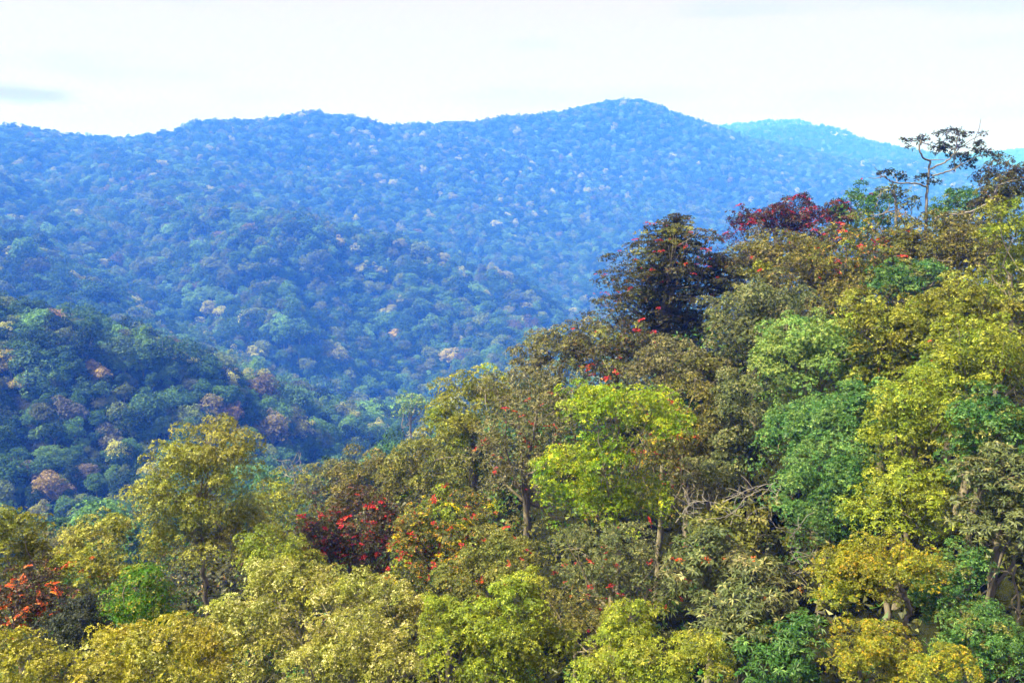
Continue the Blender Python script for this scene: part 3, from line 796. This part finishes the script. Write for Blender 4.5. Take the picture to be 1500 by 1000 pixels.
# the distinctive trees of the near left spur: pixel, width in pixels, colour, prototype, words
SPECIAL = [
    (80, 462, 46, (0.31, 0.21, 0.11), 6, 'salmon orange flat topped tree on the crest of the left spur'),
    (163, 483, 26, (0.42, 0.33, 0.14), 0, 'small cream topped tree on the crest of the left spur'),
    (14, 532, 36, (0.38, 0.33, 0.07), 1, 'yellow topped tree at the left edge below the spur crest'),
    (32, 556, 34, (0.35, 0.31, 0.08), 2, 'pale yellow tree just below the yellow topped tree at the left edge'),
    (46, 530, 64, (0.085, 0.17, 0.075), 4, 'large green domed tree near the left edge of the spur'),
    (240, 512, 66, (0.035, 0.085, 0.035), 6, 'broad dark green dome on the spur crest against the blue slope'),
    (180, 508, 60, (0.06, 0.115, 0.055), 6, 'broad mid green dome left of the dark green crest dome'),
    (150, 494, 32, (0.05, 0.11, 0.045), 0, 'small rounded green tree on the crest left of the broad domes'),
    (222, 580, 72, (0.06, 0.135, 0.06), 2, 'green umbrella crowned tree with a pale trunk midway down the spur'),
    (246, 543, 34, (0.09, 0.19, 0.08), 0, 'light green small dome below the dark green crest dome'),
    (300, 590, 46, (0.20, 0.18, 0.075), 4, 'olive tree in the middle of the left spur'),
    (337, 602, 38, (0.17, 0.115, 0.055), 0, 'brown domed tree right of the olive tree on the left spur'),
    (330, 532, 38, (0.28, 0.23, 0.10), 6, 'tan flat topped tree on the right end of the spur crest'),
    (383, 555, 50, (0.105, 0.085, 0.055), 0, 'dull purplish brown tree near the right end of the spur'),
    (427, 565, 58, (0.07, 0.15, 0.075), 0, 'green domed tree at the right end of the spur'),
    (397, 622, 54, (0.18, 0.16, 0.085), 0, 'olive beige dome right of the tall golden tree top'),
    (240, 622, 30, (0.09, 0.19, 0.10), 1, 'pale teal green oval tree midway down the left spur'),
    (135, 562, 52, (0.05, 0.11, 0.05), 2, 'dark green broad tree left of the umbrella crowned tree'),
    (76, 702, 56, (0.26, 0.20, 0.09), 4, 'tan orange tree low on the left spur'),
    (126, 692, 30, (0.15, 0.13, 0.11), 1, 'greyish lilac tree right of the tan orange tree'),
    (48, 680, 34, (0.15, 0.135, 0.10), 4, 'dusty pink grey tree above the tan orange tree'),
    (16, 683, 26, (0.16, 0.06, 0.05), 1, 'reddish tree at the left edge low on the spur'),
    (20, 645, 26, (0.12, 0.24, 0.06), 5, 'bright green small tree at the left edge of the lower spur'),
    (57, 627, 28, (0.13, 0.24, 0.07), 5, 'bright green small tree on the lower spur away from the edge'),
    (207, 655, 26, (0.12, 0.23, 0.05), 5, 'bright green small tree left of the tall golden tree top'),
    (140, 530, 34, (0.36, 0.28, 0.09), 5, 'pale yellow patched tree midway between the two broad domes'),
    (100, 590, 44, (0.13, 0.13, 0.11), 7, 'dull grey sparse tree midway down the left spur'),
    (160, 630, 40, (0.14, 0.145, 0.10), 4, 'grey green tree below the dark green broad tree'),
    (660, 518, 32, (0.42, 0.38, 0.14), 6, 'cream topped tree low on the blue middle slope above the ridge end'),
    (580, 490, 16, (0.50, 0.40, 0.12), 1, 'small yellow cream tree on the blue middle slope'),
    (497, 350, 26, (0.40, 0.37, 0.16), 2, 'cream topped tree high on the blue middle slope'),
]
used = np.zeros(nT, bool)
spec_i = {}
for (px, py, w, col, k, lab) in SPECIAL:
    wid = 2 * np.array([7.2, 6.0, 8.2, 5.0, 7.4, 4.6, 8.8, 5.8])[k]
    ds = np.linspace(170, 520, 176) if py > 425 and px < 560 else np.linspace(700, 1500, 200)
    pp = np.array([pix(px, py, d_) for d_ in ds])
    sz_ = w / F * ds / wid
    gap = ground(pp[:, 0], pp[:, 1]) + np.array([10.5, 10, 10, 11, 10, 7, 11, 10.5])[k] * sz_ - pp[:, 2]
    hit = np.flatnonzero(gap > 0)
    b_ = int(hit[0]) if len(hit) else int(np.argmax(gap))
    q = int(np.argmin(np.hypot(PX - pp[b_, 0], PY - pp[b_, 1]) + 1e4 * used))
    used[q] = True
    PX[q], PY[q], PS[q] = pp[b_, 0], pp[b_, 1], sz_[b_]
    PZ[q], PR[q] = ground(PX[q], PY[q])[0], math.hypot(PX[q], PY[q])
    tpx[q], tpy[q], infr[q] = px, py, True
    near = (np.hypot(PX - PX[q], PY - PY[q]) < 0.75 * wid / 2 * PS[q]) & ~used
    ahead = (np.abs(PX / PY - PX[q] / PY[q]) < 0.45 * w / F) & (PY < PY[q]) & (PY > PY[q] - 30) & ~used
    PS[near | ahead] *= 0.72
    kind[q] = k
    tint[q] = col
    spec_i[q] = lab
size = PS / PR * infr * (PR < 1000)
order = np.argsort(-size)
order = [q for q in order if q not in spec_i and size[q] > 0][:300 - len(spec_i)]
SHAPE = ['round headed', 'oval headed', 'broad clumped', 'tall oval', 'many headed', 'low small', 'flat topped', 'thin crowned']
made = list(spec_i.keys()) + list(order)
for q in made:
    if q in spec_i:
        lab, nm = spec_i[q], 'forest_tree'
    else:
        c_i = tk[q]
        y_ = tpy[q] - np.interp(tpx[q], [0, 130, 270, 400, 500, 560], [435, 470, 505, 555, 630, 670])
        if PR[q] > 600 or tpx[q] > 520:
            zone = 'on the blue slope' if PR[q] > 600 else 'in the valley below the ridge'
        elif y_ < 35:
            zone = 'along the left spur crest'
        elif y_ < 120:
            zone = 'midway down the left spur'
        elif y_ < 200:
            zone = 'low on the left spur'
        else:
            zone = 'at the foot of the left spur'
        big_ = 'large ' if PS[q] > 1.05 else 'small ' if PS[q] < 0.8 else ''
        third = (' above the left spur' if tpx[q] < 270 else ' past the spur end' if tpx[q] < 480 else ' towards the near ridge') if 'blue' in zone else '' if 'spur' not in zone or 200 < tpx[q] < 400 else ' near the left edge' if tpx[q] <= 200 else ' towards the valley'
        big_ = '' if len(f'{big_}{TINTS[c_i][2]} {SHAPE[kind[q]]} tree {zone}{third}'.split()) > 16 else big_
        lab = f'{big_}{TINTS[c_i][2]} {SHAPE[kind[q]]} tree {zone}{third}'.replace('pale yellow topped round headed', 'pale yellow round').replace('tall oval', 'tall').replace('many headed', 'many-headed')
    root = thing('forest_tree', lab, 'tree', (PX[q], PY[q], PZ[q]), 'forest trees on the valley slopes')
    root.rotation_euler = (0, 0, rz[q])
    root.scale = (PS[q],) * 3
    for me in PROTO[kind[q]]:
        o = obj(me.name.split('.')[0], me, root)
        o['tint'] = [float(x) for x in tint[q]]
rest = np.ones(nT, bool)
rest[made] = False
rest &= ~((PR < 330) & ~infr & (tpx > 60) & (tpx < 1440) & (PR < 200))
print('far trees', nT, 'individual', len(made), 'stuff', int(rest.sum()))

# the rest of the forest: one object of instanced trees
src = []
for k, (cm, tm) in enumerate(PROTO):
    nv = len(cm.vertices)
    v = np.empty(nv * 3)
    cm.vertices.foreach_get('co', v)
    tv = np.empty(len(tm.vertices) * 3)
    tm.vertices.foreach_get('co', tv)
    q1 = np.arange(nv).reshape(-1, 3)
    q2 = np.empty(len(tm.loops), np.int32)
    tm.loops.foreach_get('vertex_index', q2)
    at = np.empty(len(cm.polygons))
    cm.attributes['v'].data.foreach_get('value', at)
    me = mesh_np('forest_tree_kind', np.vstack([v.reshape(-1, 3), tv.reshape(-1, 3)]), quads=q2.reshape(-1, 4) + nv, tris=q1, attr=np.r_[np.zeros(len(q2) // 4), at], mat=[FOREST_LEAF, BARK])
    me.polygons.foreach_set('material_index', np.r_[np.ones(len(q2) // 4, np.int32), np.zeros(len(q1), np.int32)])
    src.append(bpy.data.objects.new('forest_tree_kind', me))
pm = bpy.data.meshes.new('far_forest')
m_ = np.flatnonzero(rest)
pm.vertices.add(len(m_))
pm.vertices.foreach_set('co', np.stack([PX[m_], PY[m_], PZ[m_]], 1).astype(np.float32).ravel())
for nm, typ, dat in (('tree_kind', 'INT', kind[m_].astype(np.int32)), ('turn', 'FLOAT', rz[m_]), ('size', 'FLOAT', PS[m_])):
    a = pm.attributes.new(nm, typ, 'POINT')
    a.data.foreach_set('value', dat)
a = pm.attributes.new('tint', 'FLOAT_VECTOR', 'POINT')
a.data.foreach_set('vector', tint[m_].astype(np.float32).ravel())
ff = obj('far_forest', pm)
ff['kind'] = 'stuff'
ng = bpy.data.node_groups.new('far_forest', 'GeometryNodeTree')
ng.interface.new_socket('Geometry', in_out='INPUT', socket_type='NodeSocketGeometry')
ng.interface.new_socket('Geometry', in_out='OUTPUT', socket_type='NodeSocketGeometry')
gi, go = N(ng, 'NodeGroupInput'), N(ng, 'NodeGroupOutput')
m2p = N(ng, 'GeometryNodeMeshToPoints')
iop = N(ng, 'GeometryNodeInstanceOnPoints')
iop.inputs['Pick Instance'].default_value = True
g2i = N(ng, 'GeometryNodeGeometryToInstance')
for s in reversed(src):
    oi = N(ng, 'GeometryNodeObjectInfo')
    oi.inputs['Object'].default_value = s
    ng.links.new(oi.outputs['Geometry'], g2i.inputs[0])


def named(nm, typ):
    n = N(ng, 'GeometryNodeInputNamedAttribute', data_type=typ)
    n.inputs[0].default_value = nm
    return n.outputs[0]


ng.links.new(gi.outputs[0], m2p.inputs[0])
ng.links.new(m2p.outputs[0], iop.inputs['Points'])
ng.links.new(g2i.outputs[0], iop.inputs['Instance'])
ng.links.new(named('tree_kind', 'INT'), iop.inputs['Instance Index'])
cx = N(ng, 'ShaderNodeCombineXYZ')
ng.links.new(named('turn', 'FLOAT'), cx.inputs['Z'])
ng.links.new(cx.outputs[0], iop.inputs['Rotation'])
ng.links.new(named('size', 'FLOAT'), iop.inputs['Scale'])
ng.links.new(iop.outputs[0], go.inputs[0])
ff.modifiers.new('far_forest', 'NODES').node_group = ng


# ---------------------------------------------------------------- flower heads (shared meshes)
def flower_mesh(mat, seed):
    r_ = np.random.default_rng(seed)
    V, Q, v = leaves([[0, 0, 0, 0.5, 0.35, 0.28, 0]], 9, 4, 0.42, 0.22, r_, droop=-0.3, spread=0.8, up=0.6)
    return mesh_np('flower_head', V, faces=Q, attr=v, mat=[mat])


FLOWER = {n: [flower_mesh(m, 50 + s) for s in range(3)] for n, m in (('red', RED), ('crimson', CRIMSON), ('orange', ORANGE), ('yellow', YELLOW))}


SECOND = dict(gold='yelgreen', palegold='gold', yelgreen='gold', cream='gold', rich='cream', olive='brown', brown='olive', grey='greybrown', greybrown='olive', lime='yelgreen', light='mint', mint='green', green='olive',
              vivid='yelgreen', dark='olive', maroon='dark', crimson='maroon', orange='gold', mixed='yelgreen')


# ---------------------------------------------------------------- build the near trees
def build_tree(idx, name, label, d, style, mat, blobs, kw):
    rng = np.random.default_rng(100 + idx)
    st = STYLE[style]
    m_px = d / F
    cen, r3s = [], []
    for b in blobs:
        dd = b[4] if len(b) > 4 else 0
        dd += rng.uniform(-0.35, 0.35) * b[2] * m_px
        cen.append(pix(b[0], b[1], d + dd))
        r3s.append(np.array([b[2], (b[2] * 0.6 + b[3] * 0.5), b[3] * 1.06]) * m_px)
    nb0 = len(blobs)
    if not kw.get('trunk') and d < 100 and not (blobs[0][0] > 1250 and blobs[0][1] > 640):            # lower storey of the same crown, mostly hidden by the trees in front
        xs = np.array([b[0] for b in blobs])
        for fx in (0.25, 0.75):
            w_ = max(xs.max() - xs.min() + 50, 70) * 0.42
            yb = max(b[1] + 0.7 * b[3] for b in blobs)
            blobs = blobs + [(xs.min() - 25 + fx * (xs.max() - xs.min() + 50), yb + 12, w_, 34)]
            cen.append(pix(blobs[-1][0], blobs[-1][1], d + 0.35 * w_ * m_px))
            r3s.append(np.array([w_, w_ * 0.8, 36]) * m_px)
    cen = np.array(cen)
    r3s = np.array(r3s) * 1.06
    wts = np.array([b[2] * b[3] * (k < nb0) for k, b in enumerate(blobs)], float)
    mid = (cen * wts[:, None]).sum(0) / wts.sum()
    lowz = (cen[:, 2] - r3s[:, 2]).min()
    bx, by = mid[0], mid[1] + 0.25 * r3s[:, 1].mean()
    tr = kw.get('trunk')
    if tr:
        tp = [pix(x, y, d - 0.0 * k) for k, (x, y) in enumerate(tr)]
        bx, by = tp[0][0], tp[0][1]
    gz_ = float(ground(bx, by)[0])
    base = np.array([bx, by, gz_])
    root = thing(name, label, 'tree', base)
    ht = mid[2] - gz_
    r0 = np.clip(0.018 * ht + 0.012 * r3s[:, 0].sum(), 0.12, 0.6)
    tb = Tubes()
    if tr:
        path = [base - [0, 0, 0.6]] + [q for q in tp if q[2] > gz_ + 0.5]
        r0 = min(r0, kw.get('tr', 4.5) * m_px)
    else:
        topz = max(mid[2] - 0.1 * ht, lowz)
        path = [base - [0, 0, 0.6], base + [rng.normal(0, 0.3), rng.normal(0, 0.3), (topz - gz_) * 0.5], np.array([mid[0], mid[1], topz])]
    path = smooth_path(path, 5, 0.05, rng)
    tb.add(path, r0, r0 * 0.55, 7)
    bark = kw.get('bark', BARK)
    obj('trunk', tb.mesh('trunk', bark, base), root)
    all_l = []
    for bi in range(len(blobs)):
        sl = sub_lobes(cen[bi], r3s[bi], max(8, int(st['sub'] * min(1.3, 0.5 + blobs[bi][2] / 90))), st['lobe'], rng, tier=(style == 'tier'), low=-0.45)
        all_l.append(sl)
        a_px = math.pi * blobs[bi][2] * blobs[bi][3]
        Lp = st['L'] * kw.get('leaf', 1.0)
        n = int(st['cov'] * 4.4 * a_px / (0.5 * Lp * Lp * st['w']) / st['k'] * 0.62)
        n = max(int(n * (0.92 if bi < nb0 else 0.26)), 25)
        second = rng.random(len(sl)) < 0.12
        second[0] = False
        vs, qs, at, mi, off = [], [], [], [], 0
        for z, msk in enumerate((~second, second)):
            if not msk.any():
                continue
            ar = (sl[:, 3] ** 2)
            V, Q, v = leaves(sl[msk], max(4, int(n * ar[msk].sum() / ar.sum())), st['k'], Lp * m_px, Lp * m_px * st['w'], rng, droop=st['droop'], spread=st['spread'], up=st['up'],
                             flush=st['flush'], upper=st['upper'], tri=st.get('tri', True))
            vs.append(V)
            qs.append(Q + off)
            at.append(v)
            mi.append(np.full(len(Q), z, np.int32))
            off += len(V)
        me = mesh_np('crown', np.vstack(vs) - base, faces=np.vstack(qs), attr=np.concatenate(at), mat=[SP_MAT[mat], SP_MAT[SECOND.get(mat, mat)]])
        me.polygons.foreach_set('material_index', np.concatenate(mi))
        obj('crown', me, root)
    L = np.vstack(all_l)
    # limbs: from the upper trunk to the bumps of the crown
    nb = kw.get('limbs', 4)
    pick = rng.choice(len(L), min(nb, len(L)), replace=False)
    for c in L[pick]:
        e = c[:3] + np.array([0, -0.8, 0.35]) * c[3]
        s = path[int(len(path) * rng.uniform(0.55, 0.95)) - 1]
        tt = Tubes()
        mpt = s * 0.45 + e * 0.55 + rng.normal(0, 0.06, 3) * np.linalg.norm(e - s) + [0, 0, -0.06 * np.linalg.norm(e - s)]
        pth = smooth_path([s, mpt, e], 5, 0.012 * np.linalg.norm(e - s), rng)
        rb_ = max(1.3 * m_px, r0 * 0.38)
        tt.add(pth, min(rb_, r0 * 0.6), 0.45 * m_px, 5)
        for _ in range(4):
            k = rng.integers(3, len(pth) - 1)
            dv = norm(rng.normal(size=3) + [0, -0.3, 0.3]) * np.linalg.norm(e - s) * rng.uniform(0.15, 0.35)
            tt.add(smooth_path([pth[k], pth[k] + dv * 0.5 + rng.normal(0, 0.05, 3), pth[k] + dv], 3), 0.6 * m_px, 0.3 * m_px, 4)
        obj('branch', tt.mesh('branch', bark, base), root)
    fl = kw.get('flowers')
    if fl:
        kindf, n, sz = fl
        n, sz = int(n * 1.5), sz * 0.8
        w = L[:, 3] * L[:, 4] * np.where(L[:, 1] < mid[1] + 0.1 * r3s[0, 1], 1.0, 0.08) * np.where(L[:, 2] > mid[2] - 1.2 * r3s[:nb0, 2].mean(), 1.0, 0.05)
        li = rng.choice(len(L), n, p=w / w.sum())
        for q in li:
            dv = norm(rng.normal(size=3) + [0, -0.7, 0.7])
            lf = L[q]
            ca, sa = math.cos(lf[6]), math.sin(lf[6])
            lo = dv * lf[3:6] * 1.18
            if style == 'tier':
                lo = np.array([lf[3] * rng.uniform(0.35, 1.0), lf[4] * rng.uniform(-0.3, 0.3), lf[5] * 1.1])
            p = lf[:3] + [ca * lo[0] - sa * lo[1], sa * lo[0] + ca * lo[1], lo[2]]
            kk = kindf if kindf != 'mix' else ('red' if rng.random() < 0.6 else 'yellow')
            o = obj('flower_head', FLOWER[kk][rng.integers(3)], root)
            o.location = p - base
            o.rotation_euler = (rng.normal(0, 0.3), rng.normal(0, 0.3), lf[6] if style == 'tier' else rng.random() * 6.28)
            s_ = sz * m_px * rng.uniform(0.4, 1.3)
            o.scale = (s_ * 1.35, s_ * 0.9, s_ * 0.75)
    return root


for idx, h in enumerate(H_):
    build_tree(idx, *h[:6], h[6])


# ---------------------------------------------------------------- trees drawn limb by limb
def limb_tree(name, label, d_, bark, limbs, clumps, mat, leafpx=6.0, seed=1, twigs=3, cov=1.0, up=0.4):
    """limbs: (pixel path, r0 px, r1 px), the first is the trunk; clumps: (px, py, rx, ry) of foliage at the limb ends"""
    rng = np.random.default_rng(seed)
    d = d_ * NEAR if d_ < 130 else d_
    m_px = d / F
    p0 = pix(*limbs[0][0][0], d)
    gz_ = float(ground(p0[0], p0[1])[0])
    base = np.array([p0[0], p0[1], gz_])
    root = thing(name, label, 'tree', base)
    for k, (path, r0, r1) in enumerate(limbs):
        r0, r1 = r0 * (0.72 if k else 0.85), r1 * 0.75
        dep = 0 if k == 0 else rng.uniform(-1, 1) * 25 * m_px
        pts = [pix(x, y, d + dep * i / max(1, len(path) - 1)) for i, (x, y) in enumerate(path)]
        if k == 0:
            pts = [base - [0, 0, 0.6]] + [p for p in pts if p[2] > gz_ + 0.3]
        pts = smooth_path(pts, 5, 0.5 * m_px, rng)
        tb = Tubes()
        tb.add(pts, r0 * m_px, r1 * m_px, 7)
        if k:
            for _ in range(twigs):
                j = rng.integers(len(pts) // 3, len(pts))
                dv = norm(rng.normal(size=3) * [1, 0.7, 0.7] + [0, 0, 0.25]) * m_px * rng.uniform(14, 30)
                tb.add(smooth_path([pts[j], pts[j] + dv * 0.5 + rng.normal(0, 2, 3) * m_px, pts[j] + dv], 4), max(0.5, r1 * 0.8) * m_px, 0.3 * m_px, 4)
        obj('trunk' if k == 0 else 'branch', tb.mesh('branch' if k else 'trunk', bark, base), root)
    for (x, y, rx, ry) in clumps:
        c = pix(x, y, d + rng.uniform(-1, 1) * rx * 0.5 * m_px)
        n = max(6, int(cov * 2.4 * math.pi * rx * ry / (0.25 * leafpx * leafpx) / 6))
        lob = sub_lobes(c, np.array([rx, rx * 0.8, ry]) * m_px, 7, 0.42, rng)
        V, Q, v = leaves(lob, n, 6, leafpx * m_px, leafpx * 0.5 * m_px, rng, droop=0.35, spread=1.0, up=up, flush=0.12)
        obj('crown', mesh_np('crown', V - base, faces=Q, attr=v, mat=[SP_MAT[mat]]), root)
    return root


limb_tree('bare_limbed_tree', 'tall grey tree with bare limbs and thin flat leaf layers against the white sky', 114, BARK_WHITE,
          [([(1356, 350), (1357, 310), (1358, 285), (1360, 262), (1361, 246)], 2.9, 1.9),
           ([(1361, 246), (1362, 236), (1352, 231), (1347, 220), (1349, 205)], 2.2, 1.4),
           ([(1361, 248), (1378, 240), (1392, 232), (1400, 218), (1403, 200)], 2.0, 1.0),
           ([(1366, 258), (1385, 252), (1400, 247), (1425, 232), (1450, 225)], 1.9, 0.8),
           ([(1398, 246), (1400, 225), (1412, 212), (1440, 195)], 1.2, 0.6),
           ([(1358, 274), (1340, 269), (1318, 269), (1304, 265), (1297, 258)], 1.8, 1.1)],
          [(1335, 208, 14, 4), (1352, 205, 12, 6), (1333, 217, 6, 4), (1378, 196, 14, 5), (1400, 195, 16, 7), (1392, 208, 16, 5), (1375, 218, 16, 8), (1394, 222, 20, 9), (1415, 198, 12, 4), (1442, 195, 8, 3), (1430, 213, 16, 5),
           (1405, 232, 16, 8), (1420, 236, 14, 7), (1438, 226, 16, 7), (1455, 226, 14, 5), (1400, 247, 12, 4), (1355, 260, 12, 6), (1365, 268, 12, 5), (1302, 254, 12, 6), (1318, 262, 9, 9), (1290, 256, 6, 4), (1422, 245, 9, 5), (1462, 229, 8, 3)],
          'black', 3.8, 5, cov=1.15)
limb_tree('bare_limbed_tree', 'smaller bare limbed tree with two curved pale stems left of the tall one', 113, BARK_WHITE,
          [([(1336, 346), (1318, 338), (1312, 325), (1313, 305), (1312, 290), (1310, 278)], 3.2, 1.8),
           ([(1334, 344), (1326, 330), (1318, 314), (1313, 304)], 2.4, 1.8),
           ([(1313, 308), (1300, 311), (1288, 315), (1274, 315)], 1.6, 0.9),
           ([(1311, 290), (1303, 277), (1292, 282), (1284, 290)], 1.3, 0.7),
           ([(1334, 325), (1335, 310), (1335, 296)], 1.0, 0.6)],
          [(1309, 276, 12, 5), (1296, 281, 12, 5), (1318, 290, 9, 10), (1302, 292, 8, 5), (1326, 281, 8, 4), (1336, 294, 14, 5), (1330, 302, 9, 5), (1345, 300, 6, 5), (1316, 302, 8, 5)], 'grey', 4.8, 6)
limb_tree('bare_limbed_tree', 'leaning grey branchy tree reaching up to the dark skyline tree at the right', 104, BARK_WHITE,
          [([(1405, 360), (1400, 340), (1372, 322), (1385, 315), (1415, 312), (1440, 302), (1455, 290), (1461, 272)], 2.4, 1.6),
           ([(1440, 302), (1452, 292), (1458, 280), (1462, 270)], 1.6, 1.0),
           ([(1390, 345), (1405, 352), (1424, 352), (1430, 330), (1432, 320)], 1.4, 0.8),
           ([(1385, 340), (1405, 328), (1420, 318), (1428, 310)], 1.2, 0.7)],
          [(1436, 267, 12, 4), (1448, 270, 8, 5)], 'dark', 5, 7)
limb_tree('dead_tree', 'bare white dead tree in the hollow above the pale olive thin tree', 150, BARK_WHITE,
          [([(432, 712), (432, 700), (431, 690), (430, 683)], 1.6, 0.9),
           ([(431, 695), (424, 688), (419, 682)], 0.9, 0.5), ([(431, 692), (438, 684), (441, 676)], 0.9, 0.5), ([(431, 698), (440, 692), (447, 688)], 0.8, 0.4), ([(430, 684), (428, 678), (425, 673)], 0.8, 0.4), ([(431, 699), (422, 697), (414, 692)], 0.8, 0.4)],
          [], 'grey', 5, 8)
# the tangle of bare twigs over a green heap
tang = [([(1060, 830), (1062, 800), (1070, 770), (1080, 745), (1092, 728)], 2.6, 1.6),
        ([(990, 765), (1000, 750), (1010, 738), (1022, 733), (1032, 738)], 1.8, 0.9),
        ([(1000, 790), (1001, 765), (1004, 748), (1015, 736)], 1.4, 1.0),
        ([(1015, 736), (1035, 733), (1045, 738), (1050, 748)], 1.4, 0.7),
        ([(1058, 735), (1075, 728), (1090, 720), (1110, 712), (1132, 708)], 1.6, 0.8),
        ([(1092, 728), (1105, 722), (1118, 716), (1135, 722), (1138, 732)], 1.4, 0.7),
        ([(1092, 765), (1100, 752), (1112, 745), (1124, 744), (1128, 756), (1136, 772)], 1.6, 0.8),
        ([(1078, 745), (1078, 730), (1090, 722)], 1.2, 0.8),
        ([(1111, 815), (1110, 795), (1112, 775), (1114, 765)], 1.3, 0.7),
        ([(1065, 822), (1075, 812), (1085, 800)], 1.2, 0.6),
        ([(1150, 795), (1160, 785), (1168, 775), (1175, 765)], 1.4, 0.8),
        ([(1164, 784), (1165, 800), (1172, 812), (1182, 825)], 1.3, 0.6),
        ([(1164, 784), (1158, 800), (1162, 815), (1170, 822)], 1.1, 0.5),
        ([(1182, 825), (1175, 835), (1165, 840), (1150, 836)], 1.0, 0.5),
        ([(1035, 760), (1055, 758), (1070, 752), (1078, 745)], 1.1, 0.6)]
tang = [(p_, a_ * 0.7, b_ * 0.65) for p_, a_, b_ in tang]
limb_tree('vine_tangle', 'tangle of bare pale twigs over a low green heap in the lower slope', 47, BARK_WHITE, tang,
          [(1080, 765, 56, 24), (1050, 775, 40, 26), (1110, 785, 44, 26), (1085, 800, 50, 24), (1030, 770, 30, 20), (1120, 730, 20, 12)], 'olive', 8, 9, twigs=7, cov=0.75)
# crooked pale limbs seen in the dark gap at the right
limb_tree('crooked_tree', 'crooked pale branched tree in the dark gap at the lower right', 41, BARK,
          [([(1492, 900), (1490, 870), (1484, 845), (1488, 828)], 3.0, 2.0),
           ([(1486, 842), (1472, 836), (1460, 838), (1452, 850), (1448, 862), (1440, 868)], 2.2, 1.2),
           ([(1490, 870), (1482, 880), (1488, 892), (1494, 900), (1490, 908)], 2.0, 1.0)],
          [(1492, 815, 20, 16), (1494, 850, 14, 20)], 'grey', 12, 10)

# ---------------------------------------------------------------- undergrowth between the trees: low leafy heaps over the near slope
rng = np.random.default_rng(5)
ux, uy = [], []
for (r0, r1, sp) in ((10, 46, 2.0), (46, 100, 3.0)):
    a, b2 = scatter(r0, r1, sp, 40)
    ux.append(a)
    uy.append(b2)
ux, uy = np.concatenate(ux), np.concatenate(uy)
ur = np.hypot(ux, uy)
us = (1.1 + 1.9 * rng.random(len(ux)) ** 1.5) * np.where(ur > 46, 1.0, 0.65)
uz = ground(ux, uy)
lob = np.column_stack([ux, uy, uz + us * 1.2, us * 1.15, us * 1.1, us * (1.3 + 0.9 * rng.random(len(ux))), rng.random(len(ux)) * 6])
which = rng.random(len(ux))
for lo_, hi_, mt in ((0, 0.5, 'dark'), (0.5, 0.75, 'green'), (0.75, 1.01, 'olive')):
    k = (which >= lo_) & (which < hi_)
    V, Q, v = leaves(lob[k], int(62000 * (hi_ - lo_)), 4, 0.32, 0.18, rng, droop=0.2, spread=1.0, up=0.5, flush=0.08, upper=0.7)
    ug = obj('undergrowth', mesh_np('undergrowth', V, faces=Q, attr=v, mat=[SP_MAT[mt]]))
    ug['kind'] = 'stuff'

# ---------------------------------------------------------------- the air
zlo, zhi = float(gv[:, 2].min()) - 1.5, float(gv[:, 2].max()) + 60
e = 15900
hb = np.array([[-e, -e, zlo], [e, -e, zlo], [e, e, zlo], [-e, e, zlo], [-e, -e, zhi], [e, -e, zhi], [e, e, zhi], [-e, e, zhi]])
hm = bpy.data.materials.new('haze')
hm.use_nodes = True
t = hm.node_tree
t.nodes.clear()
o_ = N(t, 'ShaderNodeOutputMaterial')
pv = N(t, 'ShaderNodeVolumePrincipled', i_Density=HAZE_DENSITY)
pv.inputs['Color'].default_value = HAZE_COLOR
pv.inputs['Absorption Color'].default_value = (1, 1, 1, 1)      # scatters only
t.links.new(pv.outputs[0], o_.inputs['Volume'])
haze = obj('haze', mesh_np('haze', hb, quads=[(0, 3, 2, 1), (4, 5, 6, 7), (0, 1, 5, 4), (1, 2, 6, 5), (2, 3, 7, 6), (3, 0, 4, 7)], mat=[hm]))
haze['kind'] = 'stuff'
print('haze', zlo, zhi, 'tris', sum(2 * len(o.data.polygons) for o in C.objects if o.type == 'MESH'))
